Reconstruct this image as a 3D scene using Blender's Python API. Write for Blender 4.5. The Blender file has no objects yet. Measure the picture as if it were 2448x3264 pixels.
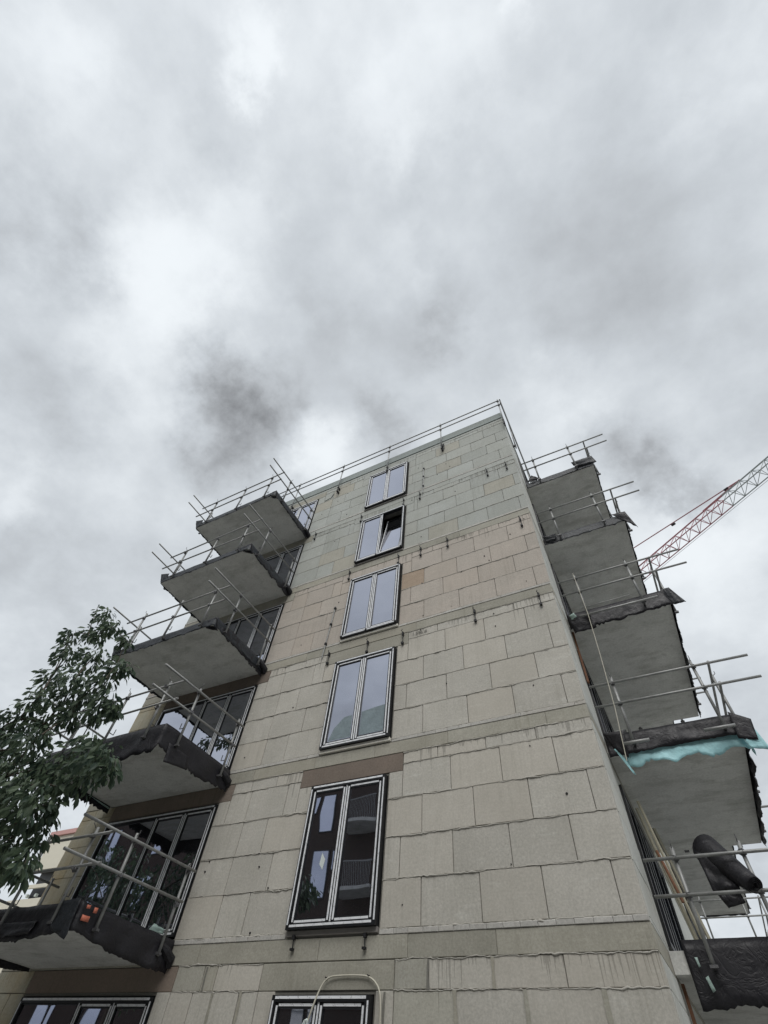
import bpy, bmesh, math, random
from mathutils import Vector, Matrix, noise
random.seed(11)
S = bpy.context.scene
COL = S.collection
R = math.radians

# ---------------------------------------------------------------- camera
cam_d = bpy.data.cameras.new('camera')
cam = bpy.data.objects.new('camera', cam_d); COL.objects.link(cam)
cam_d.sensor_fit = 'VERTICAL'; cam_d.sensor_height = 36.0; cam_d.sensor_width = 27.0
cam_d.lens = 16.685
cam_d.clip_start = 0.05; cam_d.clip_end = 3000
rot = Matrix(((0.88436, 0.335235, 0.324846), (0.460735, -0.738703, -0.491977), (0.075037, 0.584752, -0.807734)))
cam.matrix_world = Matrix.Translation((0.6992, -8.2692, -2.0642)) @ rot.to_4x4()
S.camera = cam

# ---------------------------------------------------------------- exposure
S.view_settings.view_transform = 'Standard'
S.view_settings.look = 'None'
S.view_settings.gamma = 1.0
S.view_settings.use_curve_mapping = False
S.view_settings.exposure = 0.6

# ---------------------------------------------------------------- sun (soft, overcast)
SUN_EL, SUN_AZ = R(52), R(158)          # azimuth measured clockwise from +Y
sd = bpy.data.lights.new('sun', 'SUN'); sd.energy = 1.5; sd.angle = R(50); sd.color = (1.0, 0.975, 0.94)
sun = bpy.data.objects.new('sun', sd); COL.objects.link(sun)
sdir = Vector((math.sin(SUN_AZ) * math.cos(SUN_EL), math.cos(SUN_AZ) * math.cos(SUN_EL), math.sin(SUN_EL)))
sun.rotation_euler = (-sdir).to_track_quat('-Z', 'Y').to_euler()

# ---------------------------------------------------------------- world: overcast sky
W = bpy.data.worlds.new('World'); S.world = W; W.use_nodes = True
nt = W.node_tree; nt.nodes.clear()
def N(t, **k):
    n = nt.nodes.new(t)
    for a, b in k.items(): setattr(n, a, b)
    return n
def M(op, a, b=None, c=None):
    n = nt.nodes.new('ShaderNodeMath'); n.operation = op
    for i, v in enumerate((a, b, c)):
        if v is None: continue
        if isinstance(v, (int, float)): n.inputs[i].default_value = v
        else: nt.links.new(v, n.inputs[i])
    return n.outputs[0]
def VM(op, a, b=None, scale=None):
    n = nt.nodes.new('ShaderNodeVectorMath'); n.operation = op
    for i, v in enumerate((a, b)):
        if v is None: continue
        if isinstance(v, tuple): n.inputs[i].default_value = v
        else: nt.links.new(v, n.inputs[i])
    if scale is not None:
        if isinstance(scale, (int, float)): n.inputs['Scale'].default_value = scale
        else: nt.links.new(scale, n.inputs['Scale'])
    return n
tc = N('ShaderNodeTexCoord')
D0 = tc.outputs['Generated']
sep = N('ShaderNodeSeparateXYZ'); nt.links.new(D0, sep.inputs[0])
zc = M('MAXIMUM', sep.outputs[2], 0.0)
inv = M('DIVIDE', 1.0, M('ADD', zc, 0.35))
plane = VM('SCALE', D0, scale=inv).outputs[0]
def NZ(vec, scale, det, rough=0.55, off=(0, 0, 0)):
    a = VM('ADD', vec, off).outputs[0]
    n = N('ShaderNodeTexNoise'); nt.links.new(a, n.inputs['Vector'])
    n.inputs['Scale'].default_value = scale; n.inputs['Detail'].default_value = det; n.inputs['Roughness'].default_value = rough
    return n
wz = NZ(D0, 3.2, 7, 0.6, (3, 1, 2))
warp = VM('SCALE', VM('SUBTRACT', wz.outputs['Color'], (0.5, 0.5, 0.5)).outputs[0], scale=0.26).outputs[0]
wz2 = NZ(D0, 13.0, 6, 0.62, (7, 4, 2))
warp2 = VM('SCALE', VM('SUBTRACT', wz2.outputs['Color'], (0.5, 0.5, 0.5)).outputs[0], scale=0.13).outputs[0]
DW = VM('NORMALIZE', VM('ADD', VM('ADD', D0, warp).outputs[0], warp2).outputs[0]).outputs[0]
CLOUDS = [(-0.128,-0.259,0.957,1500,0.13),(-0.143,-0.229,0.963,2450,0.07),(-0.026,-0.095,0.995,364,0.10),(0.092,-0.073,0.993,343,0.05),(-0.469,-0.027,0.883,342,0.10),(-0.46,-0.113,0.881,203,0.08),(-0.378,-0.049,0.924,189,0.06),(-0.577,0.016,0.816,259,0.07),(-0.274,-0.095,0.957,570,0.05),(-0.109,0.085,0.99,618,0.06),(-0.399,0.337,0.853,444,0.13),(0.087,0.44,0.894,347,0.06),(0.192,0.707,0.68,151,0.06),(-0.383,-0.364,0.849,489,0.06),(0.173,-0.119,0.978,2581,0.07),(0.42,0.081,0.904,440,0.05),(-0.788,0.078,0.611,1146,0.05),
(-0.492,0.173,0.853,470,-0.19),(-0.484,0.247,0.839,400,-0.08),(-0.557,0.244,0.794,814,-0.10),(-0.39,0.22,0.894,1164,-0.07),(-0.078,0.227,0.971,540,-0.08),(-0.245,0.389,0.888,602,-0.11),(0.159,0.581,0.798,400,-0.15),(0.183,0.636,0.75,692,-0.10),(-0.563,-0.219,0.797,166,-0.09),(-0.709,0.016,0.705,218,-0.06),(-0.809,0.159,0.566,394,-0.05),(-0.228,-0.225,0.947,615,-0.05),(-0.373,-0.289,0.881,888,-0.05),(-0.006,0.023,1.0,184,-0.03),(0.16,0.301,0.94,69,-0.05),(-0.816,0.323,0.479,314,-0.04),(-0.288,0.145,0.947,709,-0.03),(0.135,0.133,0.982,222,-0.02)]
acc = 0.765
gaps = M('MINIMUM', M('MAXIMUM', M('MULTIPLY_ADD', NZ(D0, 15.0, 8, 0.62, (2, 9, 4)).outputs[0], 2.2, -0.12), 0.3), 1.6)
for (x, y, z, k, a) in CLOUDS:
    dt = VM('DOT_PRODUCT', DW, (x, y, z)).outputs['Value']
    e = M('EXPONENT', M('MULTIPLY', M('SUBTRACT', dt, 1.0), k * 0.9))
    if a < -0.055: e = M('MULTIPLY', e, gaps)
    acc = M('MULTIPLY_ADD', e, a, acc)
n1 = NZ(plane, 2.4, 9, 0.55, (5.3, 2.1, 0)); n2 = NZ(plane, 7.5, 8, 0.6, (1.3, 8.1, 0))
acc = M('ADD', acc, M('MULTIPLY', M('SUBTRACT', n1.outputs[0], 0.5), 0.40))
acc = M('ADD', acc, M('MULTIPLY', M('SUBTRACT', n2.outputs[0], 0.5), 0.17))
acc = M('SMOOTH_MIN', M('MAXIMUM', acc, 0.50), 0.885, 0.12)
lin = M('POWER', acc, 2.2)
tint = N('ShaderNodeValToRGB'); nt.links.new(acc, tint.inputs[0])
tint.color_ramp.elements[0].position = 0.5; tint.color_ramp.elements[0].color = (0.965, 1.0, 1.04, 1)
te = tint.color_ramp.elements.new(0.74); te.color = (0.94, 1.0, 1.055, 1)
tint.color_ramp.elements[2].position = 0.90; tint.color_ramp.elements[2].color = (0.955, 1.0, 1.03, 1)
cm = VM('SCALE', tint.outputs[0], scale=lin)
sky = N('ShaderNodeTexSky'); sky.sky_type = 'NISHITA'; sky.sun_disc = False
sky.sun_elevation = SUN_EL; sky.sun_rotation = SUN_AZ
b1 = N('ShaderNodeBackground'); nt.links.new(sky.outputs[0], b1.inputs[0]); b1.inputs[1].default_value = 0.08
b2 = N('ShaderNodeBackground'); nt.links.new(cm.outputs[0], b2.inputs[0]); b2.inputs[1].default_value = 0.84
mx = N('ShaderNodeMixShader'); mx.inputs[0].default_value = 0.95
nt.links.new(b1.outputs[0], mx.inputs[1]); nt.links.new(b2.outputs[0], mx.inputs[2])
wo = N('ShaderNodeOutputWorld'); nt.links.new(mx.outputs[0], wo.inputs[0])
W.cycles.sampling_method = 'MANUAL'; W.cycles.sample_map_resolution = 512

# ---------------------------------------------------------------- helpers: materials
class Mat:
    def __init__(s, name, rough=0.8, metal=0.0, spec=0.4):
        s.m = bpy.data.materials.new(name); s.m.use_nodes = True
        s.t = s.m.node_tree; s.b = s.t.nodes['Principled BSDF']
        s.b.inputs['Roughness'].default_value = rough; s.b.inputs['Metallic'].default_value = metal
        s.b.inputs['Specular IOR Level'].default_value = spec
        s.pos = None
    def n(s, t, **k):
        x = s.t.nodes.new(t)
        for a, b in k.items(): setattr(x, a, b)
        return x
    def P(s):
        if s.pos is None: s.pos = s.n('ShaderNodeNewGeometry').outputs['Position']
        return s.pos
    def mp(s, sc):
        x = s.n('ShaderNodeMapping'); x.inputs['Scale'].default_value = sc
        s.t.links.new(s.P(), x.inputs[0]); return x.outputs[0]
    def noise(s, scale, det=4, rough=0.6, sc=(1, 1, 1)):
        x = s.n('ShaderNodeTexNoise'); s.t.links.new(s.mp(sc), x.inputs['Vector'])
        x.inputs['Scale'].default_value = scale; x.inputs['Detail'].default_value = det; x.inputs['Roughness'].default_value = rough
        return x.outputs[0]
    def ramp(s, fac, a, b, ca=(0, 0, 0, 1), cb=(1, 1, 1, 1)):
        x = s.n('ShaderNodeValToRGB'); e = x.color_ramp.elements
        e[0].position = a; e[1].position = b; e[0].color = ca; e[1].color = cb
        s.t.links.new(fac, x.inputs[0]); return x.outputs[0]
    def math(s, op, a, b=None, c=None):
        x = s.n('ShaderNodeMath', operation=op)
        for i, v in enumerate((a, b, c)):
            if v is None: continue
            if isinstance(v, (int, float)): x.inputs[i].default_value = v
            else: s.t.links.new(v, x.inputs[i])
        return x.outputs[0]
    def mix(s, fac, a, b, mode='MIX'):
        x = s.n('ShaderNodeMixRGB', blend_type=mode)
        for i, v in enumerate((fac, a, b)):
            if isinstance(v, (int, float)): x.inputs[i].default_value = v
            elif isinstance(v, tuple): x.inputs[i].default_value = v if len(v) == 4 else v + (1,)
            else: s.t.links.new(v, x.inputs[i])
        return x.outputs[0]
    def rnd(s): return s.n('ShaderNodeObjectInfo').outputs['Random']
    def col(s, c):
        if isinstance(c, tuple): s.b.inputs['Base Color'].default_value = c + (1,)
        else: s.t.links.new(c, s.b.inputs['Base Color'])
    def bump(s, h, st=0.3, dist=0.01):
        x = s.n('ShaderNodeBump'); x.inputs['Strength'].default_value = st; x.inputs['Distance'].default_value = dist
        s.t.links.new(h, x.inputs['Height']); s.t.links.new(x.outputs[0], s.b.inputs['Normal'])

def block_mat(name, c, c2, var=0.12, drip=0.5, tone=None):
    m = Mat(name, 0.93, 0, 0.2)
    big = m.noise(1.1, 5, 0.6); fine = m.noise(30, 5, 0.75); mid = m.noise(6, 5, 0.65)
    base = m.mix(m.ramp(big, 0.35, 0.65), c, c2)
    base = m.mix(m.math('MULTIPLY', m.ramp(mid, 0.5, 0.75), 0.35), base, tuple(x * 0.72 for x in c))
    sm_ = m.noise(1.0, 6, 0.65, (2.2, 2.2, 9))
    base = m.mix(m.math('MULTIPLY', m.ramp(sm_, 0.56, 0.72), 0.45), base, tuple(min(.62, x * 1.28) for x in c))
    base = m.mix(0.95, base, m.mix(fine, (0.5, 0.5, 0.5), (1.45, 1.45, 1.45)), 'MULTIPLY')
    r = m.rnd()
    v = m.math('MULTIPLY_ADD', r, var * 2, 1 - var)
    cmb = m.n('ShaderNodeCombineColor'); [m.t.links.new(v, cmb.inputs[i]) for i in range(3)]
    base = m.mix(1.0, base, cmb.outputs[0], 'MULTIPLY')
    # hue drift between batches of block
    r2 = m.math('FRACT', m.math('MULTIPLY', r, 7.31))
    base = m.mix(m.math('MULTIPLY', m.ramp(r2, 0.55, 1.0), 0.35), base, (c[0] * 0.97, c[1] * 0.92, c[2] * 0.86))
    # rain streaks
    st = m.noise(1.0, 4, 0.6, (13, 13, 0.5))
    stm = m.math('MULTIPLY', m.ramp(st, 0.5, 0.72), m.ramp(m.noise(0.7, 3), 0.4, 0.65))
    base = m.mix(m.math('MULTIPLY', stm, 0.45), base, (c[0] * 0.55, c[1] * 0.54, c[2] * 0.5))
    # drips running from the slab edges: length depends on x
    if drip:
        sx = m.n('ShaderNodeSeparateXYZ'); m.t.links.new(m.P(), sx.inputs[0])
        fz = m.math('FRACT', m.math('DIVIDE', m.math('ADD', sx.outputs[2], 0.02), 3.0))
        dd = m.math('MULTIPLY', m.math('SUBTRACT', 0.925, fz), 3.0)       # metres below the slab band
        dn = m.noise(1.0, 2, 0.5, (24, 24, 0.15)); dl = m.noise(1.0, 1, 0.5, (0.9, 0.9, 0.4))
        ln = m.math('MULTIPLY', m.ramp(dn, 0.5, 0.72), m.math('MULTIPLY', m.ramp(dl, 0.46, 0.62), 0.75))
        on = m.math('MULTIPLY', m.math('GREATER_THAN', dd, 0.0), m.math('LESS_THAN', dd, ln))
        base = m.mix(m.math('MULTIPLY', on, drip * 0.7), base, (0.085, 0.08, 0.068))
    m.col(base)
    h = m.math('ADD', m.math('MULTIPLY', fine, 0.5), mid)
    m.bump(h, 0.35, 0.006)
    return m.m

B_LOW = block_mat('sand_lime_block_grey', (0.51, 0.492, 0.445), (0.445, 0.43, 0.385), 0.055)
B_GREEN = block_mat('sand_lime_block_cool', (0.41, 0.425, 0.40), (0.37, 0.382, 0.35), 0.06)
B_PINK = block_mat('sand_lime_block_warm', (0.475, 0.43, 0.38), (0.43, 0.395, 0.35), 0.05)
B_ORANGE = block_mat('block_rust_tinted', (0.40, 0.32, 0.245), (0.38, 0.30, 0.23), 0.05)
B_DIRTY = block_mat('block_damp_stained', (0.37, 0.36, 0.31), (0.415, 0.405, 0.355), 0.08)
B_SIDE = block_mat('block_side_plastered', (0.55, 0.56, 0.53), (0.48, 0.49, 0.46), 0.05)
SLAB = block_mat('slab_edge_concrete', (0.385, 0.372, 0.32), (0.32, 0.31, 0.262), 0.08, 0)
SLABP = block_mat('parapet_concrete', (0.30, 0.33, 0.32), (0.27, 0.30, 0.29), 0.04, 0)
LINT = block_mat('lintel_brown_concrete', (0.225, 0.185, 0.155), (0.19, 0.16, 0.135), 0.1, 0)
LEDGE = block_mat('levelling_tile', (0.50, 0.49, 0.46), (0.44, 0.43, 0.40), 0.08, 0)
STAIN = block_mat('block_ochre_stained', (0.43, 0.415, 0.34), (0.37, 0.31, 0.20), 0.06, 0.3)

def simple(name, c, rough=0.8, metal=0.0, spec=0.4, n=8, var=0.25, bump=0.2, bd=0.004, sc=(1, 1, 1)):
    m = Mat(name, rough, metal, spec)
    f = m.noise(n, 5, 0.65, sc)
    m.col(m.mix(f, tuple(x * (1 - var) for x in c), tuple(min(1, x * (1 + var)) for x in c)))
    if bump: m.bump(f, bump, bd)
    return m.m
MORTAR = simple('mortar_light', (0.40, 0.385, 0.345), 0.95, n=30, var=0.2, bump=0.5)
MORTAR_D = simple('mortar_recessed', (0.19, 0.185, 0.165), 0.95, n=30, var=0.3, bump=0.5)
def soffit_mat():
    m = Mat('balcony_soffit_concrete', 0.85, 0, 0.3)
    a = m.noise(1.3, 6, 0.6); b = m.noise(24, 5, 0.78); c = m.noise(4, 5, 0.7)
    base = m.mix(m.ramp(a, 0.3, 0.7), (0.47, 0.475, 0.455), (0.60, 0.605, 0.58))
    base = m.mix(m.math('MULTIPLY', m.ramp(c, 0.52, 0.7), 0.4), base, (0.26, 0.265, 0.25))
    stn = m.math('MULTIPLY', m.ramp(m.noise(0.9, 7, .7, (1, 2.5, 1)), 0.5, 0.68), 0.5)
    base = m.mix(stn, base, (0.22, 0.215, 0.19))
    base = m.mix(0.95, base, m.mix(b, (0.5, 0.5, 0.5), (1.45, 1.45, 1.45)), 'MULTIPLY')
    m.col(base); m.bump(b, 0.3, 0.003); return m.m
SOFFIT = soffit_mat()
def felt_mat():
    m = Mat('bitumen_felt', 0.62, 0, 0.35)
    a = m.noise(3.0, 6, 0.65); b = m.noise(120, 3, 0.7); c = m.noise(1.0, 5, 0.7, (6, 6, 6))
    base = m.mix(a, (0.008, 0.008, 0.010), (0.024, 0.023, 0.028))
    base = m.mix(m.math('MULTIPLY', m.ramp(b, 0.55, 0.75), 0.3), base, (0.06, 0.06, 0.07))
    m.col(base); m.t.links.new(m.ramp(c, 0.3, 0.7, (0.32, 0.32, 0.32, 1), (0.7, 0.7, 0.7, 1)), m.b.inputs['Roughness'])
    w2 = m.n('ShaderNodeTexNoise'); w2.inputs['Scale'].default_value = 5.5; w2.inputs['Detail'].default_value = 3; w2.inputs['Distortion'].default_value = 1.6
    m.t.links.new(m.P(), w2.inputs['Vector'])
    ridge = m.math('ABSOLUTE', m.math('SUBTRACT', w2.outputs[0], 0.5))
    m.bump(m.math('ADD', m.math('MULTIPLY', c, 0.6), m.math('MULTIPLY', m.math('MINIMUM', ridge, 0.10), 5.0)), 0.32, 0.02); return m.m
FELT = felt_mat()
FELT_G = simple('bitumen_felt_weathered', (0.024, 0.028, 0.034), 0.5, n=9, var=0.7, bump=0.9, bd=0.03)
FOIL = simple('blue_membrane_foil', (0.36, 0.64, 0.68), 0.5, n=9, var=0.3, bump=0.6, bd=0.02)
GFOIL = simple('pale_green_foil', (0.30, 0.40, 0.37), 0.5, n=9, var=0.2, bump=0.6, bd=0.02)
TUBE = simple('galvanised_tube', (0.27, 0.275, 0.27), 0.5, 0.35, n=9, var=0.55, bump=0.3)
CLAMP = simple('steel_coupler', (0.13, 0.13, 0.135), 0.55, 0.6, n=20, var=0.4)
DARKM = simple('dark_steel_anchor', (0.018, 0.018, 0.02), 0.6, 0.2)
RUST = simple('rusty_steel', (0.17, 0.085, 0.05), 0.85, n=25, var=0.4)
FRAME = simple('anthracite_pvc_frame', (0.012, 0.013, 0.015), 0.42, n=3, var=0.2, bump=0)
def tape_mat():
    m = Mat('printed_protective_film', 0.45, 0, 0.4)
    sx = m.n('ShaderNodeSeparateXYZ'); m.t.links.new(m.P(), sx.inputs[0])
    a = m.noise(1.0, 2, 0.5, (60, 60, 60)); b = m.noise(1.0, 0, 0.5, (7, 7, 7))
    # small rows of dark print, spaced out along the strip
    s1 = m.math('FRACT', m.math('MULTIPLY', m.math('ADD', sx.outputs[2], sx.outputs[0]), 5.5))
    d = m.math('MULTIPLY', m.math('LESS_THAN', s1, 0.30), m.ramp(a, 0.5, 0.56))
    base = m.mix(b, (0.70, 0.72, 0.75), (0.82, 0.84, 0.86))
    m.col(m.mix(m.math('MULTIPLY', d, 0.35), base, (0.10, 0.10, 0.12))); return m.m
TAPE = tape_mat()
WHITE = simple('cream_sill_board', (0.80, 0.78, 0.70), 0.6, n=5, var=0.08)
GREYSILL = simple('grey_sill_board', (0.27, 0.255, 0.24), 0.7, n=9, var=0.15)
def glass_mat(name, fac=0.30, dark=(0.012, 0.013, 0.014)):
    m = bpy.data.materials.new(name); m.use_nodes = True; t = m.node_tree; t.nodes.clear()
    d = t.nodes.new('ShaderNodeBsdfDiffuse'); d.inputs[0].default_value = dark + (1,)
    g = t.nodes.new('ShaderNodeBsdfGlossy'); g.inputs['Color'].default_value = (0.84, 0.87, 1.0, 1); g.inputs['Roughness'].default_value = 0.015
    f = t.nodes.new('ShaderNodeFresnel'); f.inputs[0].default_value = 1.5
    ma = t.nodes.new('ShaderNodeMath'); ma.operation = 'MULTIPLY_ADD'; ma.inputs[1].default_value = 1.0; ma.inputs[2].default_value = fac
    ma.use_clamp = True
    t.links.new(f.outputs[0], ma.inputs[0])
    ge = t.nodes.new('ShaderNodeNewGeometry'); nz = t.nodes.new('ShaderNodeTexNoise'); nz.inputs['Scale'].default_value = 0.9; nz.inputs['Detail'].default_value = 1
    t.links.new(ge.outputs['Position'], nz.inputs['Vector'])
    bu = t.nodes.new('ShaderNodeBump'); bu.inputs['Strength'].default_value = 0.25; bu.inputs['Distance'].default_value = 0.02
    t.links.new(nz.outputs[0], bu.inputs['Height']); t.links.new(bu.outputs[0], g.inputs['Normal'])
    mi = t.nodes.new('ShaderNodeMixShader'); t.links.new(ma.outputs[0], mi.inputs[0]); t.links.new(d.outputs[0], mi.inputs[1]); t.links.new(g.outputs[0], mi.inputs[2])
    o = t.nodes.new('ShaderNodeOutputMaterial'); t.links.new(mi.outputs[0], o.inputs[0]); return m
GLASS = glass_mat('coated_window_glass', 0.46)
FILMG = simple('dull_grey_film', (0.22, 0.225, 0.23), 0.5, n=6, var=0.2, bump=0)
PAPER = simple('white_paper', (0.62, 0.68, 0.66), 0.8, n=10, var=0.1, bump=0)
ORANGE = simple('orange_red_sticker', (0.52, 0.16, 0.10), 0.6, n=10, var=0.15, bump=0)
HOSE = simple('cream_cable', (0.50, 0.48, 0.40), 0.55, n=10, var=0.1, bump=0)
PLANK = simple('pale_timber', (0.36, 0.335, 0.255), 0.8, n=4, var=0.25, sc=(8, 8, 0.6))
INSIDE = simple('raw_interior', (0.10, 0.095, 0.085), 0.9, n=4, var=0.3)

# ---------------------------------------------------------------- helpers: geometry
def link(name, verts, faces, mat, parent=None, loc=(0, 0, 0), rot=None, smooth=False):
    me = bpy.data.meshes.new(name); me.from_pydata([tuple(v) for v in verts], [], faces); me.materials.append(mat)
    bm = bmesh.new(); bm.from_mesh(me); bmesh.ops.recalc_face_normals(bm, faces=bm.faces); bm.to_mesh(me); bm.free()
    if smooth:
        for p in me.polygons: p.use_smooth = True
    o = bpy.data.objects.new(name, me); COL.objects.link(o); o.location = loc
    if rot: o.rotation_euler = rot
    if parent: o.parent = parent
    return o
class MB:
    def __init__(s): s.v = []; s.f = []
    def raw(s, v, f):
        b = len(s.v); s.v += [tuple(x) for x in v]; s.f += [tuple(i + b for i in q) for q in f]
    def box(s, x0, x1, y0, y1, z0, z1):
        s.raw([(x0, y0, z0), (x1, y0, z0), (x1, y1, z0), (x0, y1, z0), (x0, y0, z1), (x1, y0, z1), (x1, y1, z1), (x0, y1, z1)],
              [(0, 3, 2, 1), (4, 5, 6, 7), (0, 1, 5, 4), (1, 2, 6, 5), (2, 3, 7, 6), (3, 0, 4, 7)])
    def tube(s, a, b, r, n=8, r2=None):
        a = Vector(a); b = Vector(b); d = (b - a).normalized(); u = d.orthogonal().normalized(); w = d.cross(u)
        r2 = r if r2 is None else r2; v = []
        for (p, q) in ((a, r), (b, r2)):
            for i in range(n):
                t = 2 * math.pi * i / n; v.append(p + (u * math.cos(t) + w * math.sin(t)) * q)
        s.raw(v, [(i, (i + 1) % n, n + (i + 1) % n, n + i) for i in range(n)] + [tuple(range(n))[::-1], tuple(range(n, 2 * n))])
    def path(s, pts, r, n=6):
        pts = [Vector(p) for p in pts]; v = []; u = None
        for i, p in enumerate(pts):
            d = (pts[min(i + 1, len(pts) - 1)] - pts[max(i - 1, 0)]).normalized()
            if u is None: u = d.orthogonal().normalized()
            u = (u - d * u.dot(d)).normalized(); w = d.cross(u)
            rr = r[i] if isinstance(r, (list, tuple)) else r
            for k in range(n):
                t = 2 * math.pi * k / n; v.append(p + (u * math.cos(t) + w * math.sin(t)) * rr)
        f = [(i * n + k, i * n + (k + 1) % n, (i + 1) * n + (k + 1) % n, (i + 1) * n + k) for i in range(len(pts) - 1) for k in range(n)]
        f += [tuple(range(n))[::-1], tuple(range((len(pts) - 1) * n, len(pts) * n))]
        s.raw(v, f)
    def build(s, name, mat, parent=None, loc=(0, 0, 0), rot=None, smooth=False):
        return link(name, s.v, s.f, mat, parent, loc, rot, smooth)
def empty(name, label, cat, loc=(0, 0, 0), group=None, rz=0):
    o = bpy.data.objects.new(name, None); COL.objects.link(o); o.location = loc; o.rotation_euler = (0, 0, rz)
    o['label'] = label; o['category'] = cat
    if group: o['group'] = group
    return o
def tag(o, label, cat, group=None):
    o['label'] = label; o['category'] = cat
    if group: o['group'] = group
    return o
def part(name, mat, parent, *boxes):
    m = MB()
    for b in boxes: m.box(*b)
    return m.build(name, mat, parent)
def dup(root, loc, label=None, jit=0.0):
    r = root.copy(); COL.objects.link(r); r.location = loc
    if label: r['label'] = label
    for ch in root.children:
        c = ch.copy(); COL.objects.link(c); c.parent = r
        if jit:
            c.location = c.location + Vector([random.uniform(-jit, jit) for _ in range(3)])
            c.rotation_euler = [e + random.uniform(-jit, jit) * 0.25 for e in c.rotation_euler]
        for g in ch.children:
            d = g.copy(); COL.objects.link(d); d.parent = c
    return r
def fb(x, y=0.0, z=0.0): return noise.noise(Vector((x, y, z)))

# ---------------------------------------------------------------- ground
gm = Mat('gravel_asphalt_ground', 0.95)
gm.col(gm.mix(gm.noise(0.6, 8, 0.7), (0.24, 0.238, 0.225), (0.35, 0.345, 0.325)))
g = link('ground', [(-900, -900, 0), (900, -900, 0), (900, 900, 0), (-900, 900, 0)], [(0, 1, 2, 3)], gm.m, None, (0, 0, -3.6)); g['kind'] = 'structure'

# ---------------------------------------------------------------- the apartment building
BX0, BX1, BD = -12.8, 0.0, 23.2
TOP = 15.37
bld = empty('apartment_building', 'unfinished five storey block of flats with bare sand lime block walls and balconies', 'building', (0, 0, 0))
FLOORS = [-1, 0, 1, 2, 3, 4]
GZ = -3.6
# openings (x or y range, z range per storey)
DOOR = (-11.65, -8.14); WIN = (-5.60, -3.89)
SD = [(1.66, 6.1), (14.7, 22.2)]
def core(strips, opens, axis):
    m = MB()
    def bx(a, b, z0, z1):
        if axis == 'x': m.box(a, b, 0.018, 0.24, z0, z1)
        else: m.box(-0.24, -0.018, a, b, z0, z1)
    for a, b in strips: bx(a, b, GZ, 15.3)
    for a, b in opens:
        last = GZ
        for k in FLOORS:
            bx(a, b, last, 3 * k + 0.09); last = 3 * k + 2.36
        bx(a, b, last, 15.3)
    return m
mm = core([(BX0, DOOR[0]), (DOOR[1], WIN[0]), (WIN[1], -0.02)], [DOOR, WIN], 'x')
mm.build('front_wall_core', MORTAR_D, bld)
mm = core([(0.24, SD[0][0]), (SD[0][1], SD[1][0]), (SD[1][1], BD)], SD, 'y')
mm.build('side_wall_core', B_SIDE, bld)
part('rear_wall', B_LOW, bld, (BX0, BX1 - 0.02, BD + 0.002, BD + 0.24, GZ, 15.3))
part('left_wall', B_LOW, bld, (BX0 + 0.002, BX0 + 0.24, 0.242, BD, GZ, 15.3))
for k in FLOORS + [5]:
    z = 3 * k + (14.7 - 15.0 if k == 5 else 0)
    part('floor_slab', INSIDE, bld, (BX0 + 0.25, BX1 - 0.25, 0.25, BD, z - 0.22, z))
part('interior_partition', INSIDE, bld, (BX0 + 0.25, BX1 - 0.25, 6.6, 6.8, GZ, 14.4))
part('interior_cross_wall', INSIDE, bld, (-7.0, -6.8, 0.25, 6.55, GZ, 14.4))

mesh_cache = {}
def block_mesh(w, h, d=0.10, c=0.006):
    key = (round(w, 3), round(h, 3))
    if key in mesh_cache: return mesh_cache[key]
    hw = w / 2; v = []
    for (y, i) in ((d, 0), (c, 0), (0, c)):
        v += [(-hw + i, y, i), (hw - i, y, i), (hw - i, y, h - i), (-hw + i, y, h - i)]
    f = [(8, 9, 10, 11)]
    for r in (0, 4):
        for i in range(4): f.append((r + i, r + (i + 1) % 4, r + 4 + (i + 1) % 4, r + 4 + i))
    me = bpy.data.meshes.new('block'); me.from_pydata(v, [], f)
    bm = bmesh.new(); bm.from_mesh(me); bmesh.ops.recalc_face_normals(bm, faces=bm.faces)
    fr = [q for q in bm.faces if abs(q.calc_center_median().y) < 1e-6][0]; fr.normal_update()
    if fr.normal.y > 0: bmesh.ops.reverse_faces(bm, faces=bm.faces)
    bm.to_mesh(me); bm.free()
    mesh_cache[key] = me; return me
def block(x0, x1, z0, z1, mat, name='block', prouds=0.0, side=False, jy=0.004):
    """one block in the wall; side=True puts it in the x=0 face (x0,x1 then run along y)"""
    me = block_mesh(x1 - x0, z1 - z0)
    key = me.name + mat.name
    if key not in mesh_cache:
        m2 = me if not me.materials else me.copy()
        if not m2.materials: m2.materials.append(mat)
        else: m2.materials[0] = mat
        mesh_cache[key] = m2
    o = bpy.data.objects.new(name, mesh_cache[key]); COL.objects.link(o); o.parent = bld
    cx = (x0 + x1) / 2; j = random.uniform(-jy, jy) - prouds
    t = random.uniform(-0.0018, 0.0018)
    if side: o.location = (-j, cx, z0); o.rotation_euler = (0, 0, R(90) + t)
    else: o.location = (cx, j, z0); o.rotation_euler = (t, 0, t)
    return o
CR = [(0.07, 0.69), (0.69, 1.30), (1.30, 1.92), (1.92, 2.53)]
G = 0.006
def wall_mat(k, x, z):
    r = random.random()
    if k >= 3: return B_GREEN if r < .93 else B_DIRTY
    if k == 2: return B_PINK
    if k == 0 or k == 1: return B_LOW if r < .93 else (B_DIRTY if r < .96 else B_LOW)
    return B_LOW if r < .75 else B_DIRTY
def row(x0, x1, z0, z1, joints, k, side=False, name='block', mat=None, cut=None):
    xs = [x0] + sorted(j for j in joints if x0 + .08 < j < x1 - .08) + [x1]
    for a, b in zip(xs[:-1], xs[1:]):
        m = mat or wall_mat(k, (a + b) / 2, z0)
        if any(a < ox < b and abs(z0 - oz) < 0.1 for ox, oz in orange_at): m = B_ORANGE
        block(a + G, b - G, z0 + G * 0.8, z1 - G * 0.8, m, name, side=side)
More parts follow.
